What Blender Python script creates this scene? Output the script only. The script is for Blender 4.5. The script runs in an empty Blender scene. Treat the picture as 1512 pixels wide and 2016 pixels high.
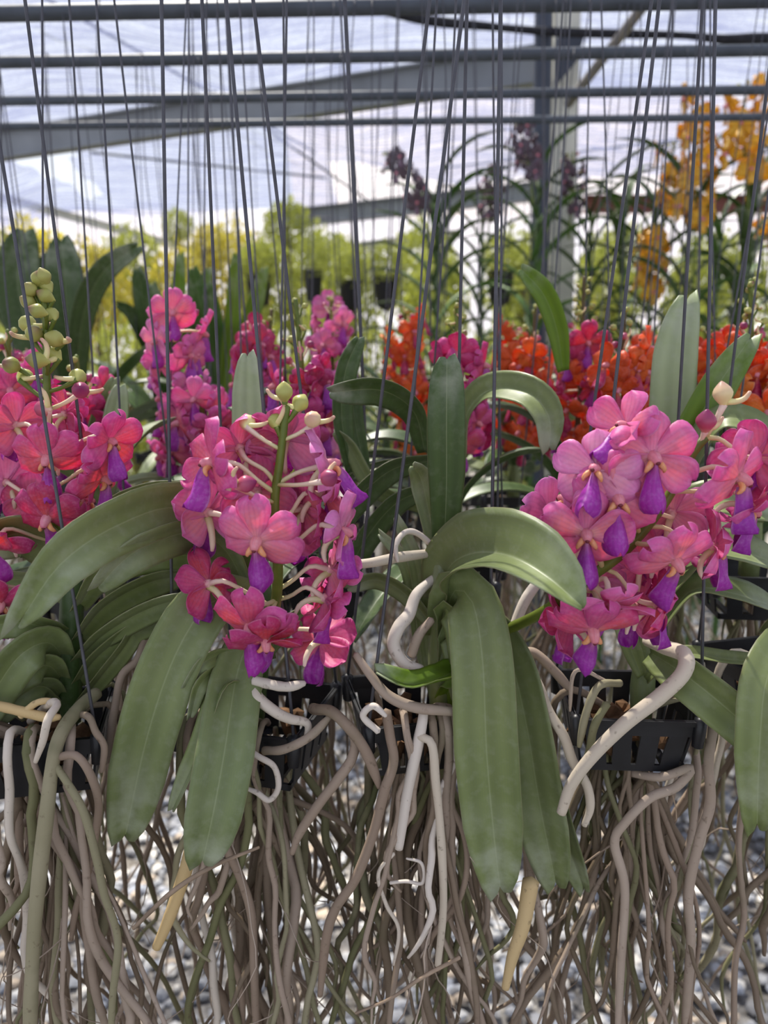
import bpy, math, random
import numpy as np
from mathutils import Vector, Matrix, Euler

R = math.radians
random.seed(7)
rng = np.random.default_rng(7)
sc = bpy.context.scene
col = sc.collection

# ------------------------------------------------------------------ camera
CAM = Vector((0, 0, 1.35)); PITCH = R(11.5); F = 1512.0
cd = bpy.data.cameras.new('camera'); cam = bpy.data.objects.new('camera', cd); col.objects.link(cam)
cam.location = CAM; cam.rotation_euler = (math.pi/2 - PITCH, 0, 0)
cd.sensor_fit = 'VERTICAL'; cd.lens = 6.86; cd.sensor_height = 6.86*2016/1512
cd.clip_start = 0.02; cd.clip_end = 200
cd.dof.use_dof = True; cd.dof.focus_distance = 0.475; cd.dof.aperture_fstop = 1.75
sc.camera = cam
FWD = Vector((0, math.cos(PITCH), -math.sin(PITCH))); UP = Vector((0, math.sin(PITCH), math.cos(PITCH)))

def P(x, y, Y):
    """the point of the upright plane at distance Y that the photograph shows at pixel (x, y)"""
    d = Vector((1, 0, 0))*((x-756)/F) - UP*((y-1008)/F) + FWD
    return CAM + d*(Y/d.y)
def mpp(p):
    """metres for one pixel of the photograph at point p"""
    return (p-CAM).dot(FWD)/F

# ------------------------------------------------------------------ world, sun, exposure
w = bpy.data.worlds.new('world'); sc.world = w; w.use_nodes = True
bg = w.node_tree.nodes['Background']; bg.inputs[0].default_value = (0.86, 0.91, 1.0, 1); bg.inputs[1].default_value = 0.95
SUN_TO = Vector((-0.22, 0.42, 0.88)).normalized()
sd = bpy.data.lights.new('sun_offscreen', 'SUN'); sd.energy = 9.5; sd.angle = R(0.8); sd.color = (1, 0.95, 0.86)
so = bpy.data.objects.new('sun_offscreen', sd); col.objects.link(so)
so.rotation_euler = SUN_TO.to_track_quat('Z', 'Y').to_euler()
sc.view_settings.view_transform = 'Standard'; sc.view_settings.look = 'None'
sc.view_settings.exposure = 0.38; sc.view_settings.gamma = 1.0; sc.view_settings.use_curve_mapping = False
sc.cycles.use_denoising = True
sc.cycles.max_bounces = 10; sc.cycles.transparent_max_bounces = 24; sc.cycles.transmission_bounces = 6

# ------------------------------------------------------------------ materials
def lin(c):
    return tuple(((v/255)/12.92 if v/255 <= .04045 else ((v/255+.055)/1.055)**2.4) for v in c) + (1,)
class NT:
    def __init__(s, name):
        m = bpy.data.materials.new(name); m.use_nodes = True; s.m = m; s.t = m.node_tree
        s.b = s.t.nodes['Principled BSDF']; s.out = s.t.nodes['Material Output']
    def n(s, typ, **k):
        o = s.t.nodes.new(typ)
        for a, v in k.items():
            if a == 'ins':
                for i, x in v.items():
                    if hasattr(x, 'is_output'): s.t.links.new(x, o.inputs[i])
                    else: o.inputs[i].default_value = x
            else: setattr(o, a, v)
        return o
    def link(s, a, b): s.t.links.new(a, b)
    def mix(s, fac, a, b, blend='MIX'):
        o = s.n('ShaderNodeMix', data_type='RGBA', blend_type=blend)
        for i, v in ((0, fac), (6, a), (7, b)):
            if hasattr(v, 'is_output'): s.link(v, o.inputs[i])
            else: o.inputs[i].default_value = v
        return o.outputs[2]
    def math(s, op, a, b=0.0, clamp=False):
        o = s.n('ShaderNodeMath', operation=op, use_clamp=clamp)
        for i, v in ((0, a), (1, b)):
            if hasattr(v, 'is_output'): s.link(v, o.inputs[i])
            else: o.inputs[i].default_value = v
        return o.outputs[0]
    def ramp(s, fac, stops):
        o = s.n('ShaderNodeValToRGB'); cr = o.color_ramp
        while len(cr.elements) < len(stops): cr.elements.new(0.5)
        for e, (p, c) in zip(cr.elements, stops): e.position = p; e.color = c if len(c) == 4 else (*c, 1)
        s.link(fac, o.inputs[0]); return o.outputs[0]
    def noise(s, scale, detail=3, vec=None, rough=.55):
        o = s.n('ShaderNodeTexNoise'); o.inputs['Scale'].default_value = scale; o.inputs['Detail'].default_value = detail; o.inputs['Roughness'].default_value = rough
        if vec is None: vec = s.n('ShaderNodeTexCoord').outputs['Object']
        s.link(vec, o.inputs['Vector']); return o.outputs['Fac']
    def uv(s):
        u = s.n('ShaderNodeUVMap'); x = s.n('ShaderNodeSeparateXYZ'); s.link(u.outputs[0], x.inputs[0]); return x.outputs[0], x.outputs[1]
    def rand(s): return s.n('ShaderNodeObjectInfo').outputs['Random']
    def bump(s, h, strength=.3, dist=.001):
        o = s.n('ShaderNodeBump'); o.inputs['Strength'].default_value = strength; o.inputs['Distance'].default_value = dist
        s.link(h, o.inputs['Height']); s.link(o.outputs[0], s.b.inputs['Normal'])
    def base(s, c, rough=.5, spec=.5):
        if hasattr(c, 'is_output'): s.link(c, s.b.inputs['Base Color'])
        else: s.b.inputs['Base Color'].default_value = c
        s.b.inputs['Roughness'].default_value = rough; s.b.inputs['Specular IOR Level'].default_value = spec
    def translucent(s, c, fac):
        tr = s.n('ShaderNodeBsdfTranslucent')
        if hasattr(c, 'is_output'): s.link(c, tr.inputs[0])
        else: tr.inputs[0].default_value = c
        mx = s.n('ShaderNodeMixShader'); mx.inputs[0].default_value = fac
        s.link(s.b.outputs[0], mx.inputs[1]); s.link(tr.outputs[0], mx.inputs[2]); s.link(mx.outputs[0], s.out.inputs[0])

def simple(name, c, rough=.5, spec=.5, var=.25, scale=40, metal=0, bump=0):
    k = NT(name); c = lin(c); dk = tuple(v*(1-var) for v in c[:3]) + (1,); lt = tuple(min(1, v*(1+var)) for v in c[:3]) + (1,)
    nz = k.noise(scale); k.base(k.ramp(nz, [(.3, dk), (.7, lt)]), rough, spec); k.b.inputs['Metallic'].default_value = metal
    if bump: k.bump(nz, bump)
    return k.m

def leaf_mat(name, deep, pale, yellow=(150, 160, 60), bloom=.35, trans=.18):
    k = NT(name); u, v = k.uv(); rnd = k.rand()
    nz = k.noise(18, 4); fine = k.noise(160, 3)
    c = k.mix(nz, lin(deep), lin(pale))
    c = k.mix(k.math('MULTIPLY', rnd, .14), c, lin(yellow))
    # fine lengthwise veins
    ve = k.math('SINE', k.math('MULTIPLY', u, 150.0)); ve = k.math('MULTIPLY', ve, .05)
    c = k.mix(k.math('ADD', ve, .02, True), c, lin(yellow))
    # broad lengthwise tone bands
    bd = k.math('MULTIPLY', k.math('ADD', k.math('SINE', k.math('MULTIPLY', u, 19.0)), 1.0), .11); c = k.mix(bd, c, lin(tuple(int(q*.6) for q in deep)))
    # paler midrib line
    d = k.math('ABSOLUTE', k.math('SUBTRACT', u, .5)); mid = k.math('SUBTRACT', 1.0, k.math('MULTIPLY', d, 55.0), True)
    c = k.mix(k.math('MULTIPLY', mid, .45), c, lin((165, 175, 130)))
    # dried edge
    ed = k.math('MULTIPLY', k.math('SUBTRACT', d, .485), 70.0, True)
    c = k.mix(k.math('MULTIPLY', ed, .5), c, lin((150, 140, 110)))
    # white mineral crust toward the tip
    cr = k.math('MULTIPLY', k.math('SUBTRACT', v, .72, True), 3.0, True)
    cr = k.math('MULTIPLY', cr, k.math('MULTIPLY', k.math('SUBTRACT', k.noise(38, 5), .42, True), 5.0, True))
    c = k.mix(k.math('MULTIPLY', cr, .75), c, lin((190, 195, 175)))
    # dust
    du = k.math('MULTIPLY', k.math('SUBTRACT', fine, .5, True), bloom*2)
    c = k.mix(du, c, lin((175, 180, 160)))
    k.base(c, .42, .45); k.bump(fine, .08)
    k.translucent(k.mix(.4, c, lin((110, 145, 40))), trans)
    return k.m

def petal_mat(name, edge, mid, base, back=None, trans=.42, random_to=None):
    k = NT(name); u, v = k.uv()
    c = k.ramp(v, [(0, lin(base)), (.14, lin(tuple((a+b)//2 for a, b in zip(base, mid)))), (.34, lin(mid)), (.66, lin(mid)), (1.0, lin(edge))])
    d = k.math('ABSOLUTE', k.math('SUBTRACT', u, .5)); e = k.math('MULTIPLY', k.math('SUBTRACT', d, .14, True), 2.2, True)
    c = k.mix(e, c, lin(edge))
    if random_to: c = k.mix(k.math('MULTIPLY', k.rand(), .65), c, lin(random_to))
    ve = k.math('MULTIPLY', k.math('ADD', k.math('SINE', k.math('MULTIPLY', u, 46.0)), .2, True), .16)
    c = k.mix(ve, c, lin(tuple(int(x*.78) for x in edge)))
    nz = k.noise(9, 3); c = k.mix(k.math('MULTIPLY', k.math('SUBTRACT', nz, .45, True), 1.6, True), c, lin(tuple(min(255, int(x*.55+115)) for x in edge)))
    c = k.mix(k.math('MULTIPLY', k.math('SUBTRACT', d, .47, True), 9.0, True), c, lin((250, 205, 225)))
    f = k.noise(120, 3); k.base(c, .36, .4); k.bump(f, .15)
    k.translucent(c, trans); return k.m

M = {}
M['leaf'] = leaf_mat('orchid_leaf_green', (100, 116, 68), (144, 155, 106))
M['leaf_dark'] = leaf_mat('orchid_leaf_dark', (52, 77, 36), (84, 106, 58), (95, 120, 50), .2)
M['leaf_pale'] = leaf_mat('orchid_leaf_pale', (138, 154, 108), (178, 190, 148), (170, 180, 120), .5, .14)
M['leaf_fresh'] = leaf_mat('orchid_leaf_fresh', (84, 122, 30), (130, 158, 48), (150, 165, 50), .1, .3)
M['strap'] = leaf_mat('strap_leaf', (50, 84, 40), (84, 120, 54), (130, 165, 50), .1, .3)
SHADES = {
    'pink':    ((236, 104, 182), (252, 152, 162), (253, 228, 212), (246, 134, 204)),
    'rose':    ((228, 74, 152), (250, 118, 126), (251, 212, 190), (226, 104, 188)),
    'crimson': ((206, 48, 116), (238, 84, 86), (246, 176, 142), (196, 70, 146)),
    'blush':   ((240, 130, 198), (252, 172, 186), (253, 230, 218), (234, 152, 216)),
    'magenta': ((214, 44, 132), (238, 80, 122), (246, 166, 150), (228, 94, 176)),
    'orange':  ((238, 98, 30), (250, 142, 58), (252, 190, 104), (240, 84, 38)),
    'flame':   ((216, 54, 20), (240, 92, 38), (248, 158, 80), (244, 124, 50)),
    'amber':   ((244, 146, 52), (252, 176, 92), (252, 210, 140), (240, 124, 50)),
    'yellow':  ((238, 180, 30), (252, 208, 52), (236, 176, 50), (232, 176, 40)),
    'plum':    ((82, 62, 74), (108, 86, 96), (150, 128, 126), (120, 104, 114)),
}
for k_, (e_, m_, b_, r_) in SHADES.items():
    M['p_'+k_] = petal_mat('petal_'+k_, e_, m_, b_, random_to=r_)
M['lip'] = petal_mat('lip_violet', (166, 42, 174), (186, 70, 192), (240, 176, 190), trans=.38, random_to=(200, 56, 178))
M['lip_gold'] = petal_mat('lip_gold', (232, 176, 40), (240, 190, 60), (240, 200, 110), trans=.3)
M['lip_plum'] = petal_mat('lip_plum', (96, 66, 84), (120, 90, 104), (150, 124, 124), trans=.2)
M['lip_red'] = petal_mat('lip_red', (170, 20, 90), (200, 50, 90), (240, 150, 90), trans=.3)
M['column'] = petal_mat('column_pink', (236, 130, 160), (244, 170, 180), (250, 216, 204), trans=.25, random_to=(240, 150, 150))
M['lobe'] = petal_mat('side_lobe_peach', (244, 170, 110), (246, 176, 120), (250, 210, 180), trans=.25, random_to=(240, 150, 110))
M['throat'] = simple('throat_dark', (110, 40, 50), .5, .3, .3, 200)
k = NT('pedicel_cream'); u, v = k.uv(); k.base(k.ramp(v, [(0, lin((205, 205, 130))), (.35, lin((236, 222, 184))), (1, lin((244, 214, 204)))]), .4, .4); k.translucent(lin((240, 225, 180)), .2); M['pedicel'] = k.m
k = NT('bud_green'); u, v = k.uv(); k.base(k.mix(k.rand(), k.ramp(v, [(0, lin((186, 186, 100))), (.7, lin((150, 152, 76))), (1, lin((118, 60, 70)))]), lin((168, 166, 92))), .4, .4); M['bud_green'] = k.m
k = NT('bud_pink'); u, v = k.uv(); k.base(k.ramp(v, [(0, lin((236, 200, 170))), (.35, lin((196, 92, 118))), (1, lin((132, 38, 92)))]), .38, .45); k.translucent(lin((200, 80, 120)), .15); M['bud_pink'] = k.m
k = NT('bud_cream'); u, v = k.uv(); k.base(k.ramp(v, [(0, lin((226, 222, 150))), (.6, lin((222, 196, 150))), (1, lin((206, 160, 140)))]), .4, .4); M['bud_cream'] = k.m
M['stalk'] = simple('flower_stalk_green', (98, 112, 40), .45, .4, .25, 60, bump=.1)
M['stalk_brown'] = simple('flower_stalk_brown', (86, 72, 40), .5, .4, .3, 60, bump=.1)
def root_mat(name, a, b, c3, moss=.45):
    k = NT(name); u, v = k.uv(); rnd = k.rand(); nz = k.noise(26, 4); fi = k.noise(220, 3)
    c = k.mix(nz, lin(a), lin(b)); c = k.mix(k.math('MULTIPLY', rnd, .8), c, lin(c3))
    ms = k.math('MULTIPLY', k.math('SUBTRACT', k.noise(11, 4), .56, True), 7.0, True)
    c = k.mix(k.math('MULTIPLY', ms, moss), c, lin((70, 78, 40)))
    cr = k.math('SUBTRACT', fi, .62, True); c = k.mix(k.math('MULTIPLY', cr, 4.0, True), c, lin((88, 70, 54)))
    k.base(c, .75, .25); k.bump(fi, .35, .0006); return k.m
M['root'] = root_mat('aerial_root', (160, 142, 126), (184, 168, 152), (128, 108, 90))
M['root_dark'] = root_mat('brown_root', (128, 111, 95), (150, 133, 115), (100, 86, 68), .6)
M['root_green'] = root_mat('mossy_root', (134, 128, 98), (158, 150, 124), (98, 100, 62), .8)
M['root_pale'] = root_mat('pale_root', (206, 194, 182), (216, 206, 194), (196, 182, 160), .12)
M['root_tan'] = root_mat('tan_root', (190, 165, 120), (205, 180, 135), (196, 168, 118), .1)
M['twig'] = simple('dry_twig', (150, 130, 110), .8, .2, .4, 50)
M['black'] = simple('black_plastic', (26, 27, 31), .42, .5, .3, 60, bump=.15)
M['pot'] = simple('black_pot_plastic', (20, 21, 22), .5, .4, .3, 20)
M['wire'] = simple('grey_wire', (80, 80, 86), .5, .5, .2, 80, metal=.4)
M['pipe'] = simple('painted_steel_pipe', (74, 80, 88), .55, .4, .2, 25)
M['post'] = simple('grey_post_steel', (204, 202, 188), .6, .4, .2, 8)
M['post_dark'] = simple('dark_post_steel', (60, 66, 78), .6, .4, .2, 8)
M['brace'] = simple('brace_pipe_steel', (128, 122, 116), .6, .4, .25, 12)
M['rust'] = simple('red_beam_paint', (110, 66, 56), .7, .3, .3, 8)
M['beam'] = simple('beam_steel', (126, 130, 134), .6, .4, .15, 5)
M['chip'] = simple('coconut_chip', (112, 84, 60), .9, .2, .5, 60)
M['husk'] = simple('dry_husk', (120, 90, 60), .8, .2, .4, 80)
M['netrope'] = simple('black_net_roll', (44, 44, 48), .8, .2, .4, 60)

# ------------------------------------------------------------------ mesh helpers
def mesh(name, V, Fc, mat, UVs=None, smooth=True):
    me = bpy.data.meshes.new(name); me.from_pydata([tuple(v) for v in V], [], Fc)
    if UVs is not None:
        l = me.uv_layers.new(name='UVMap'); idx = np.empty(len(me.loops), dtype=np.int32); me.loops.foreach_get('vertex_index', idx)
        l.data.foreach_set('uv', np.asarray(UVs, dtype=np.float32)[idx].ravel())
    if smooth: me.polygons.foreach_set('use_smooth', [True]*len(me.polygons))
    me.materials.append(mat); me.update(); return me
def obj(name, me, parent=None, loc=(0, 0, 0), rot=None, scale=None):
    o = bpy.data.objects.new(name, me); col.objects.link(o); o.location = loc
    if rot is not None: o.rotation_euler = rot
    if scale is not None: o.scale = (scale,)*3 if isinstance(scale, (int, float)) else scale
    if parent: o.parent = parent; KIDS.setdefault(parent.name, []).append(o)
    return o
def tag(o, label=None, cat=None, group=None, kind=None):
    if label: o['label'] = label
    if cat: o['category'] = cat
    if group: o['group'] = group
    if kind: o['kind'] = kind
    return o
def thing(name, loc, label, cat, group=None):
    return tag(obj(name, None, loc=loc), label, cat, group)

# what already stands where: new pieces are tried until they clear the pieces of other things
from mathutils.bvhtree import BVHTree
KIDS = {}; RLO = np.empty((20000, 3)); RHI = np.empty((20000, 3)); RI = []; FCACHE = {}
def tree(o):
    out = [o] if o.data is not None else []
    for c in KIDS.get(o.name, []): out += tree(c)
    return out
def geo(o):
    m = o.matrix_basis.copy(); p = o.parent
    while p: m = p.matrix_basis @ m; p = p.parent
    me = o.data; v = np.empty(len(me.vertices)*3); me.vertices.foreach_get('co', v); m = np.array(m); v = v.reshape(-1, 3) @ m[:3, :3].T+m[:3, 3]
    return v, [tuple(q.vertices) for q in me.polygons]
def hits(parts, own):
    n = 0; k = len(RI)
    for V, Fc in parts:
        lo, hi = V.min(0), V.max(0); c = np.nonzero(((RLO[:k] <= hi) & (RHI[:k] >= lo)).all(1))[0]; t = None
        for i in c:
            e = RI[i]
            if e[0] == own: continue
            if t is None: t = BVHTree.FromPolygons(V.tolist(), Fc)
            if e[3] is None: e[3] = BVHTree.FromPolygons(e[1].tolist(), e[2])
            if t.overlap(e[3]): n += 1
    return n
def reg(parts, own):
    for V, Fc in parts:
        k = len(RI); RLO[k] = V.min(0); RHI[k] = V.max(0); RI.append([own, V, Fc, None])
def reg_objs(objs, own): reg([geo(o) for o in objs], own)
def kill(o):
    for c in KIDS.pop(o.name, []): kill(c)
    if o.parent and o in KIDS.get(o.parent.name, []): KIDS[o.parent.name].remove(o)
    bpy.data.objects.remove(o)
def best(make, cands, own):
    keep = None; kn = 1e9
    for c in cands:
        o = make(c); g = [geo(q) for q in tree(o)]; n = hits(g, own)
        if n < kn:
            if keep is not None: kill(keep)
            keep, kn, kg = o, n, g
        else: kill(o)
        if kn == 0: break
    reg(kg, own); return keep
NUDGE = (0, -.004, .004, -.008, .008, -.013, .013, -.019, .019, -.026, .026, -.034, .034, -.045, .045, -.06, .06, -.08)
def ramp_Y(pts, d):
    """the same line moved d nearer or farther, its root left in place"""
    n = len(pts)-1; return [(x, y, Y+d*min(1, 2.2*i/n)) for i, (x, y, Y) in enumerate(pts)]

def spline(pts, n):
    """Catmull-Rom through the points (tuples of any length), n samples"""
    p = np.array([tuple(q) for q in pts], dtype=float); m = len(p)
    if m == 2: t = np.linspace(0, 1, n)[:, None]; return p[0]*(1-t)+p[1]*t
    q = np.vstack([2*p[0]-p[1], p, 2*p[-1]-p[-2]])
    seg = np.linalg.norm(np.diff(p[:, :3], axis=0), axis=1); cum = np.concatenate([[0], np.cumsum(seg)]); s = np.linspace(0, cum[-1], n)
    out = np.empty((n, p.shape[1]))
    for i, si in enumerate(s):
        k = min(max(np.searchsorted(cum, si, 'right')-1, 0), m-2); t = (si-cum[k])/max(seg[k], 1e-9); t = min(max(t, 0), 1)
        a, b, c, d = q[k], q[k+1], q[k+2], q[k+3]
        out[i] = .5*((2*b)+(-a+c)*t+(2*a-5*b+4*c-d)*t*t+(-a+3*b-3*c+d)*t**3)
    return out

class Buf:
    def __init__(s): s.V = []; s.F = []; s.U = []
    def tube(s, pts, rad, n=None, seg=7, cap=True, smooth_n=True):
        c = spline(pts, n) if n else np.array([tuple(p) for p in pts], dtype=float)
        m = len(c); rad = np.interp(np.linspace(0, 1, m), np.linspace(0, 1, len(rad)), rad) if hasattr(rad, '__len__') else np.full(m, rad)
        T = np.gradient(c, axis=0); T /= np.maximum(np.linalg.norm(T, axis=1), 1e-9)[:, None]
        a = np.array([0., 0, 1]) if abs(T[0][2]) < .9 else np.array([1., 0, 0])
        base = len(s.V)
        for i in range(m):
            a = a - T[i]*a.dot(T[i]); a /= max(np.linalg.norm(a), 1e-9); b = np.cross(T[i], a)
            for j in range(seg):
                th = 2*math.pi*j/seg
                s.V.append(c[i]+rad[i]*(a*math.cos(th)+b*math.sin(th))); s.U.append((j/seg, i/(m-1)))
        for i in range(m-1):
            for j in range(seg):
                j2 = (j+1) % seg; s.F.append((base+i*seg+j, base+i*seg+j2, base+(i+1)*seg+j2, base+(i+1)*seg+j))
        if cap:
            for e, (i, sg) in enumerate(((0, -1), (m-1, 1))):
                s.V.append(c[i]+T[i]*sg*rad[i]*.6); s.U.append((.5, i/(m-1))); v = len(s.V)-1
                for j in range(seg):
                    f = (base+i*seg+j, base+i*seg+(j+1) % seg, v); s.F.append(f if e else f[::-1])
        return s
    def box(s, c, h, rot=0):
        b = len(s.V); ca, sa = math.cos(rot), math.sin(rot)
        for dx, dy, dz in ((-1,-1,-1),(1,-1,-1),(1,1,-1),(-1,1,-1),(-1,-1,1),(1,-1,1),(1,1,1),(-1,1,1)):
            x, y = dx*h[0], dy*h[1]; s.V.append((c[0]+x*ca-y*sa, c[1]+x*sa+y*ca, c[2]+dz*h[2])); s.U.append((.5, .5))
        for f in ((0,3,2,1),(4,5,6,7),(0,1,5,4),(1,2,6,5),(2,3,7,6),(3,0,4,7)): s.F.append(tuple(b+i for i in f))
        return s
    def hexa(s, pts8):
        b = len(s.V)
        for p in pts8: s.V.append(tuple(p)); s.U.append((.5, .5))
        for f in ((0,3,2,1),(4,5,6,7),(0,1,5,4),(1,2,6,5),(2,3,7,6),(3,0,4,7)): s.F.append(tuple(b+i for i in f))
        return s
    def ico(s, c, r, jit=.25):
        b = len(s.V)
        for v in ICO: 
            f = 1+random.uniform(-jit, jit); s.V.append((c[0]+v[0]*r[0]*f, c[1]+v[1]*r[1]*f, c[2]+v[2]*r[2]*f)); s.U.append((.5, .5))
        for f in ICOF: s.F.append(tuple(b+i for i in f))
    def build(s, name, mat, parent=None, origin=None, smooth=True):
        o = Vector(origin) if origin is not None else Vector((0, 0, 0)); off = np.array(o)
        me = mesh(name, [np.array(v)-off for v in s.V], s.F, mat, s.U, smooth)
        return obj(name, me, parent)
g_ = (1+5**.5)/2; ICO = [Vector(v).normalized() for v in ((-1,g_,0),(1,g_,0),(-1,-g_,0),(1,-g_,0),(0,-1,g_),(0,1,g_),(0,-1,-g_),(0,1,-g_),(g_,0,-1),(g_,0,1),(-g_,0,-1),(-g_,0,1))]
ICOF = [(0,11,5),(0,5,1),(0,1,7),(0,7,10),(0,10,11),(1,5,9),(5,11,4),(11,10,2),(10,7,6),(7,1,8),(3,9,4),(3,4,2),(3,2,6),(3,6,8),(3,8,9),(4,9,5),(2,4,11),(6,2,10),(8,6,7),(9,8,1)]

def leaf_mesh(pts, width, ang=(0, 0), fold=.25, mat='leaf', origin=(0, 0, 0), ref='cam', prof=None, thick=.0011, notch=.03, n=26, wave=0):
    """strap leaf: pts = centre line, width = full width in metres, ang = roll about the centre line (degrees) from base to tip, fold = depth of the V"""
    c = spline(pts, n); na = len(ang) if hasattr(ang, '__len__') else 1
    ang = np.interp(np.linspace(0, 1, n), np.linspace(0, 1, na), ang) if na > 1 else np.full(n, ang)
    fold = np.interp(np.linspace(0, 1, n), np.linspace(0, 1, len(fold)), fold) if hasattr(fold, '__len__') else np.full(n, fold)
    T = np.gradient(c, axis=0); T /= np.maximum(np.linalg.norm(T, axis=1), 1e-9)[:, None]
    prof = prof or [(0, .55), (.12, .72), (.35, .95), (.6, 1), (.8, .95), (.9, .8), (.96, .6), (1, .36)]
    pt, pw = zip(*prof); us = np.array([-1, -.82, -.55, -.28, -.07, 0, .07, .28, .55, .82, 1.0]); nu = len(us)
    V = []; U = []; prevN = None
    L = np.linalg.norm(np.diff(c, axis=0), axis=1).sum()
    for i in range(n):
        t = i/(n-1); hw = .5*width*np.interp(t, pt, pw)
        if isinstance(ref, str): r = (np.array(CAM)-c[i]) if ref == 'cam' else np.array([0, 0, 1.])
        else: r = np.array(ref, dtype=float)
        N = r-T[i]*r.dot(T[i]); ln = np.linalg.norm(N)
        if ln > 1e-3: N = N/ln
        elif prevN is not None: N = prevN
        else: N = np.cross(T[i], (0., 1., 0.) if abs(T[i][1]) < .9 else (1., 0., 0.)); N /= np.linalg.norm(N)
        if prevN is not None:
            N = N*.6+prevN*.4 if ref != 'cam' else N
            N = N-T[i]*N.dot(T[i]); N /= max(np.linalg.norm(N), 1e-6)
        prevN = N; B = np.cross(T[i], N); a = R(ang[i]); Nr = N*math.cos(a)+B*math.sin(a); Br = np.cross(T[i], Nr)
        for side in (1, -1):
            for u in us:
                h = fold[i]*hw*(abs(u)**1.2)*1.0-.06*hw*(1-u*u) + wave*hw*math.sin(t*17+u*2)*abs(u)
                th = thick*(1-.75*abs(u)**3)
                lobes = notch*L*(.55+.45*u)*abs(u)**.7 - notch*.4*L*max(0, 1-abs(u)*4) if t > .9 else 0
                lobes *= (t-.9)/.1 if t > .9 else 0
                V.append(c[i]+Br*u*hw*math.cos(fold[i]*.6)+Nr*(h+side*th)+T[i]*lobes); U.append((.5+.5*u, t))
    Fc = []; row = 2*nu
    for i in range(n-1):
        for j in range(nu-1):
            a = i*row+j; b = a+1; Fc.append((a, b, b+row, a+row))
            a = i*row+nu+j; b = a+1; Fc.append((a, a+row, b+row, b))
        for j in (0, nu-1):
            a = i*row+j; b = a+nu; Fc.append((a, a+row, b+row, b) if j == 0 else (a, b, b+row, a+row))
    for i in (0, n-1):
        for j in range(nu-1):
            a = i*row+j; b = a+nu; Fc.append((a, b, b+1, a+1) if i == 0 else (a, a+1, b+1, b))
    off = np.array(tuple(origin)); return mesh('leaf', [v-off for v in V], Fc, M[mat], U)

def leaf_px(parent, pts, wpx, ang=(0, 0), fold=.25, mat='leaf', **kw):
    """leaf laid out from photograph points (x, y, Y)"""
    n = len(pts)-1
    def make(c):
        W = [P(x+c[1]*i/n, y, Y) for i, (x, y, Y) in enumerate(ramp_Y(pts, c[0]))]; wm = wpx*sum(mpp(p) for p in W)/len(W)
        return obj('leaf', leaf_mesh(W, wm, ang, fold, mat, parent.location, **kw), parent)
    return best(make, [(d, 0) for d in NUDGE]+[(d, sx) for sx in (-12, 12, -24, 24) for d in NUDGE[:9]], parent.name)

# ------------------------------------------------------------------ flower pieces (unit: one petal length)
def petal_mesh(name, mat, halfw, droop, cup, tip=1.0, nt=10, lip=False):
    ts = [0, .1, .22, .36, .5, .63, .75, .85, .93, .98, 1.0] if not lip else [0, .12, .25, .4, .55, .7, .82, .91, .97, 1.0]
    us = [-1, -.7, -.35, 0, .35, .7, 1.0]; nu = len(us); V = []; U = []
    for t in ts:
        hw = np.interp(t, *zip(*halfw)); y0 = t*tip
        for side in (1, -1):
            for uu in us:
                x = uu*hw; z = y0 - (.035*abs(uu)*(t > .9)*0)
                if lip and t > .85: z += -.07*(1-abs(abs(uu)-.5)*2)*-1*((t-.85)/.15) - .05*(uu == 0)*((t-.85)/.15)
                fwd = -(droop*t*t) + cup*uu*uu*(.4+t)*.8 + .035*math.sin(uu*5+t*6) + .06*(1-min(1, abs(uu)*3))*(-1 if not lip else 1)*(1-t)
                V.append((x, -(fwd)-side*.012*(1-.6*abs(uu)), z)); U.append((.5+.5*uu, t))
    Fc = []; row = 2*nu
    for i in range(len(ts)-1):
        for j in range(nu-1):
            a = i*row+j; b = a+1; Fc.append((a, b, b+row, a+row)); a += nu; b += nu; Fc.append((a, a+row, b+row, b))
        for j in (0, nu-1):
            a = i*row+j; b = a+nu; Fc.append((a, a+row, b+row, b) if j == 0 else (a, b, b+row, a+row))
    i = len(ts)-1
    for j in range(nu-1): a = i*row+j; b = a+nu; Fc.append((a, a+1, b+1, b))
    return mesh(name, V, Fc, mat, U)
PW = [(0, .09), (.1, .14), (.22, .21), (.36, .29), (.5, .36), (.63, .405), (.75, .41), (.85, .37), (.93, .28), (.98, .17), (1, .07)]
PS = [(0, .09), (.1, .16), (.22, .26), (.36, .36), (.5, .43), (.63, .46), (.75, .45), (.85, .40), (.93, .3), (.98, .18), (1, .07)]
LW = [(0, .08), (.12, .11), (.25, .16), (.4, .21), (.55, .26), (.7, .29), (.82, .29), (.91, .26), (1, .17)]
FM = {}
for k_ in SHADES:
    FM[k_] = [petal_mesh('petal_a_'+k_, M['p_'+k_], PW, .14, -.22), petal_mesh('petal_b_'+k_, M['p_'+k_], PS, .30, -.26), petal_mesh('petal_c_'+k_, M['p_'+k_], PW, .02, .12)]
LIP = petal_mesh('lip', M['lip'], LW, -.14, -.42, lip=True); LIPY = petal_mesh('lip_y', M['lip_gold'], LW, -.10, -.20, lip=True); LIPP = petal_mesh('lip_p', M['lip_plum'], LW, -.10, -.20, lip=True); LIPR = petal_mesh('lip_r', M['lip_red'], LW, -.10, -.20, lip=True)
bf = Buf(); bf.tube([(0, .12, 0), (0, -.05, .01), (0, -.2, .0), (0, -.27, -.03)], [.13, .14, .125, .085], n=6, seg=9); 
COLUMN = mesh('column', bf.V, bf.F, M['column'], bf.U)
bf = Buf()
for s_ in (-1, 1): bf.tube([(s_*.05, -.08, -.07), (s_*.13, -.19, -.13), (s_*.19, -.20, -.22), (s_*.20, -.16, -.28)], [.07, .075, .06, .03], n=6, seg=7)
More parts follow.
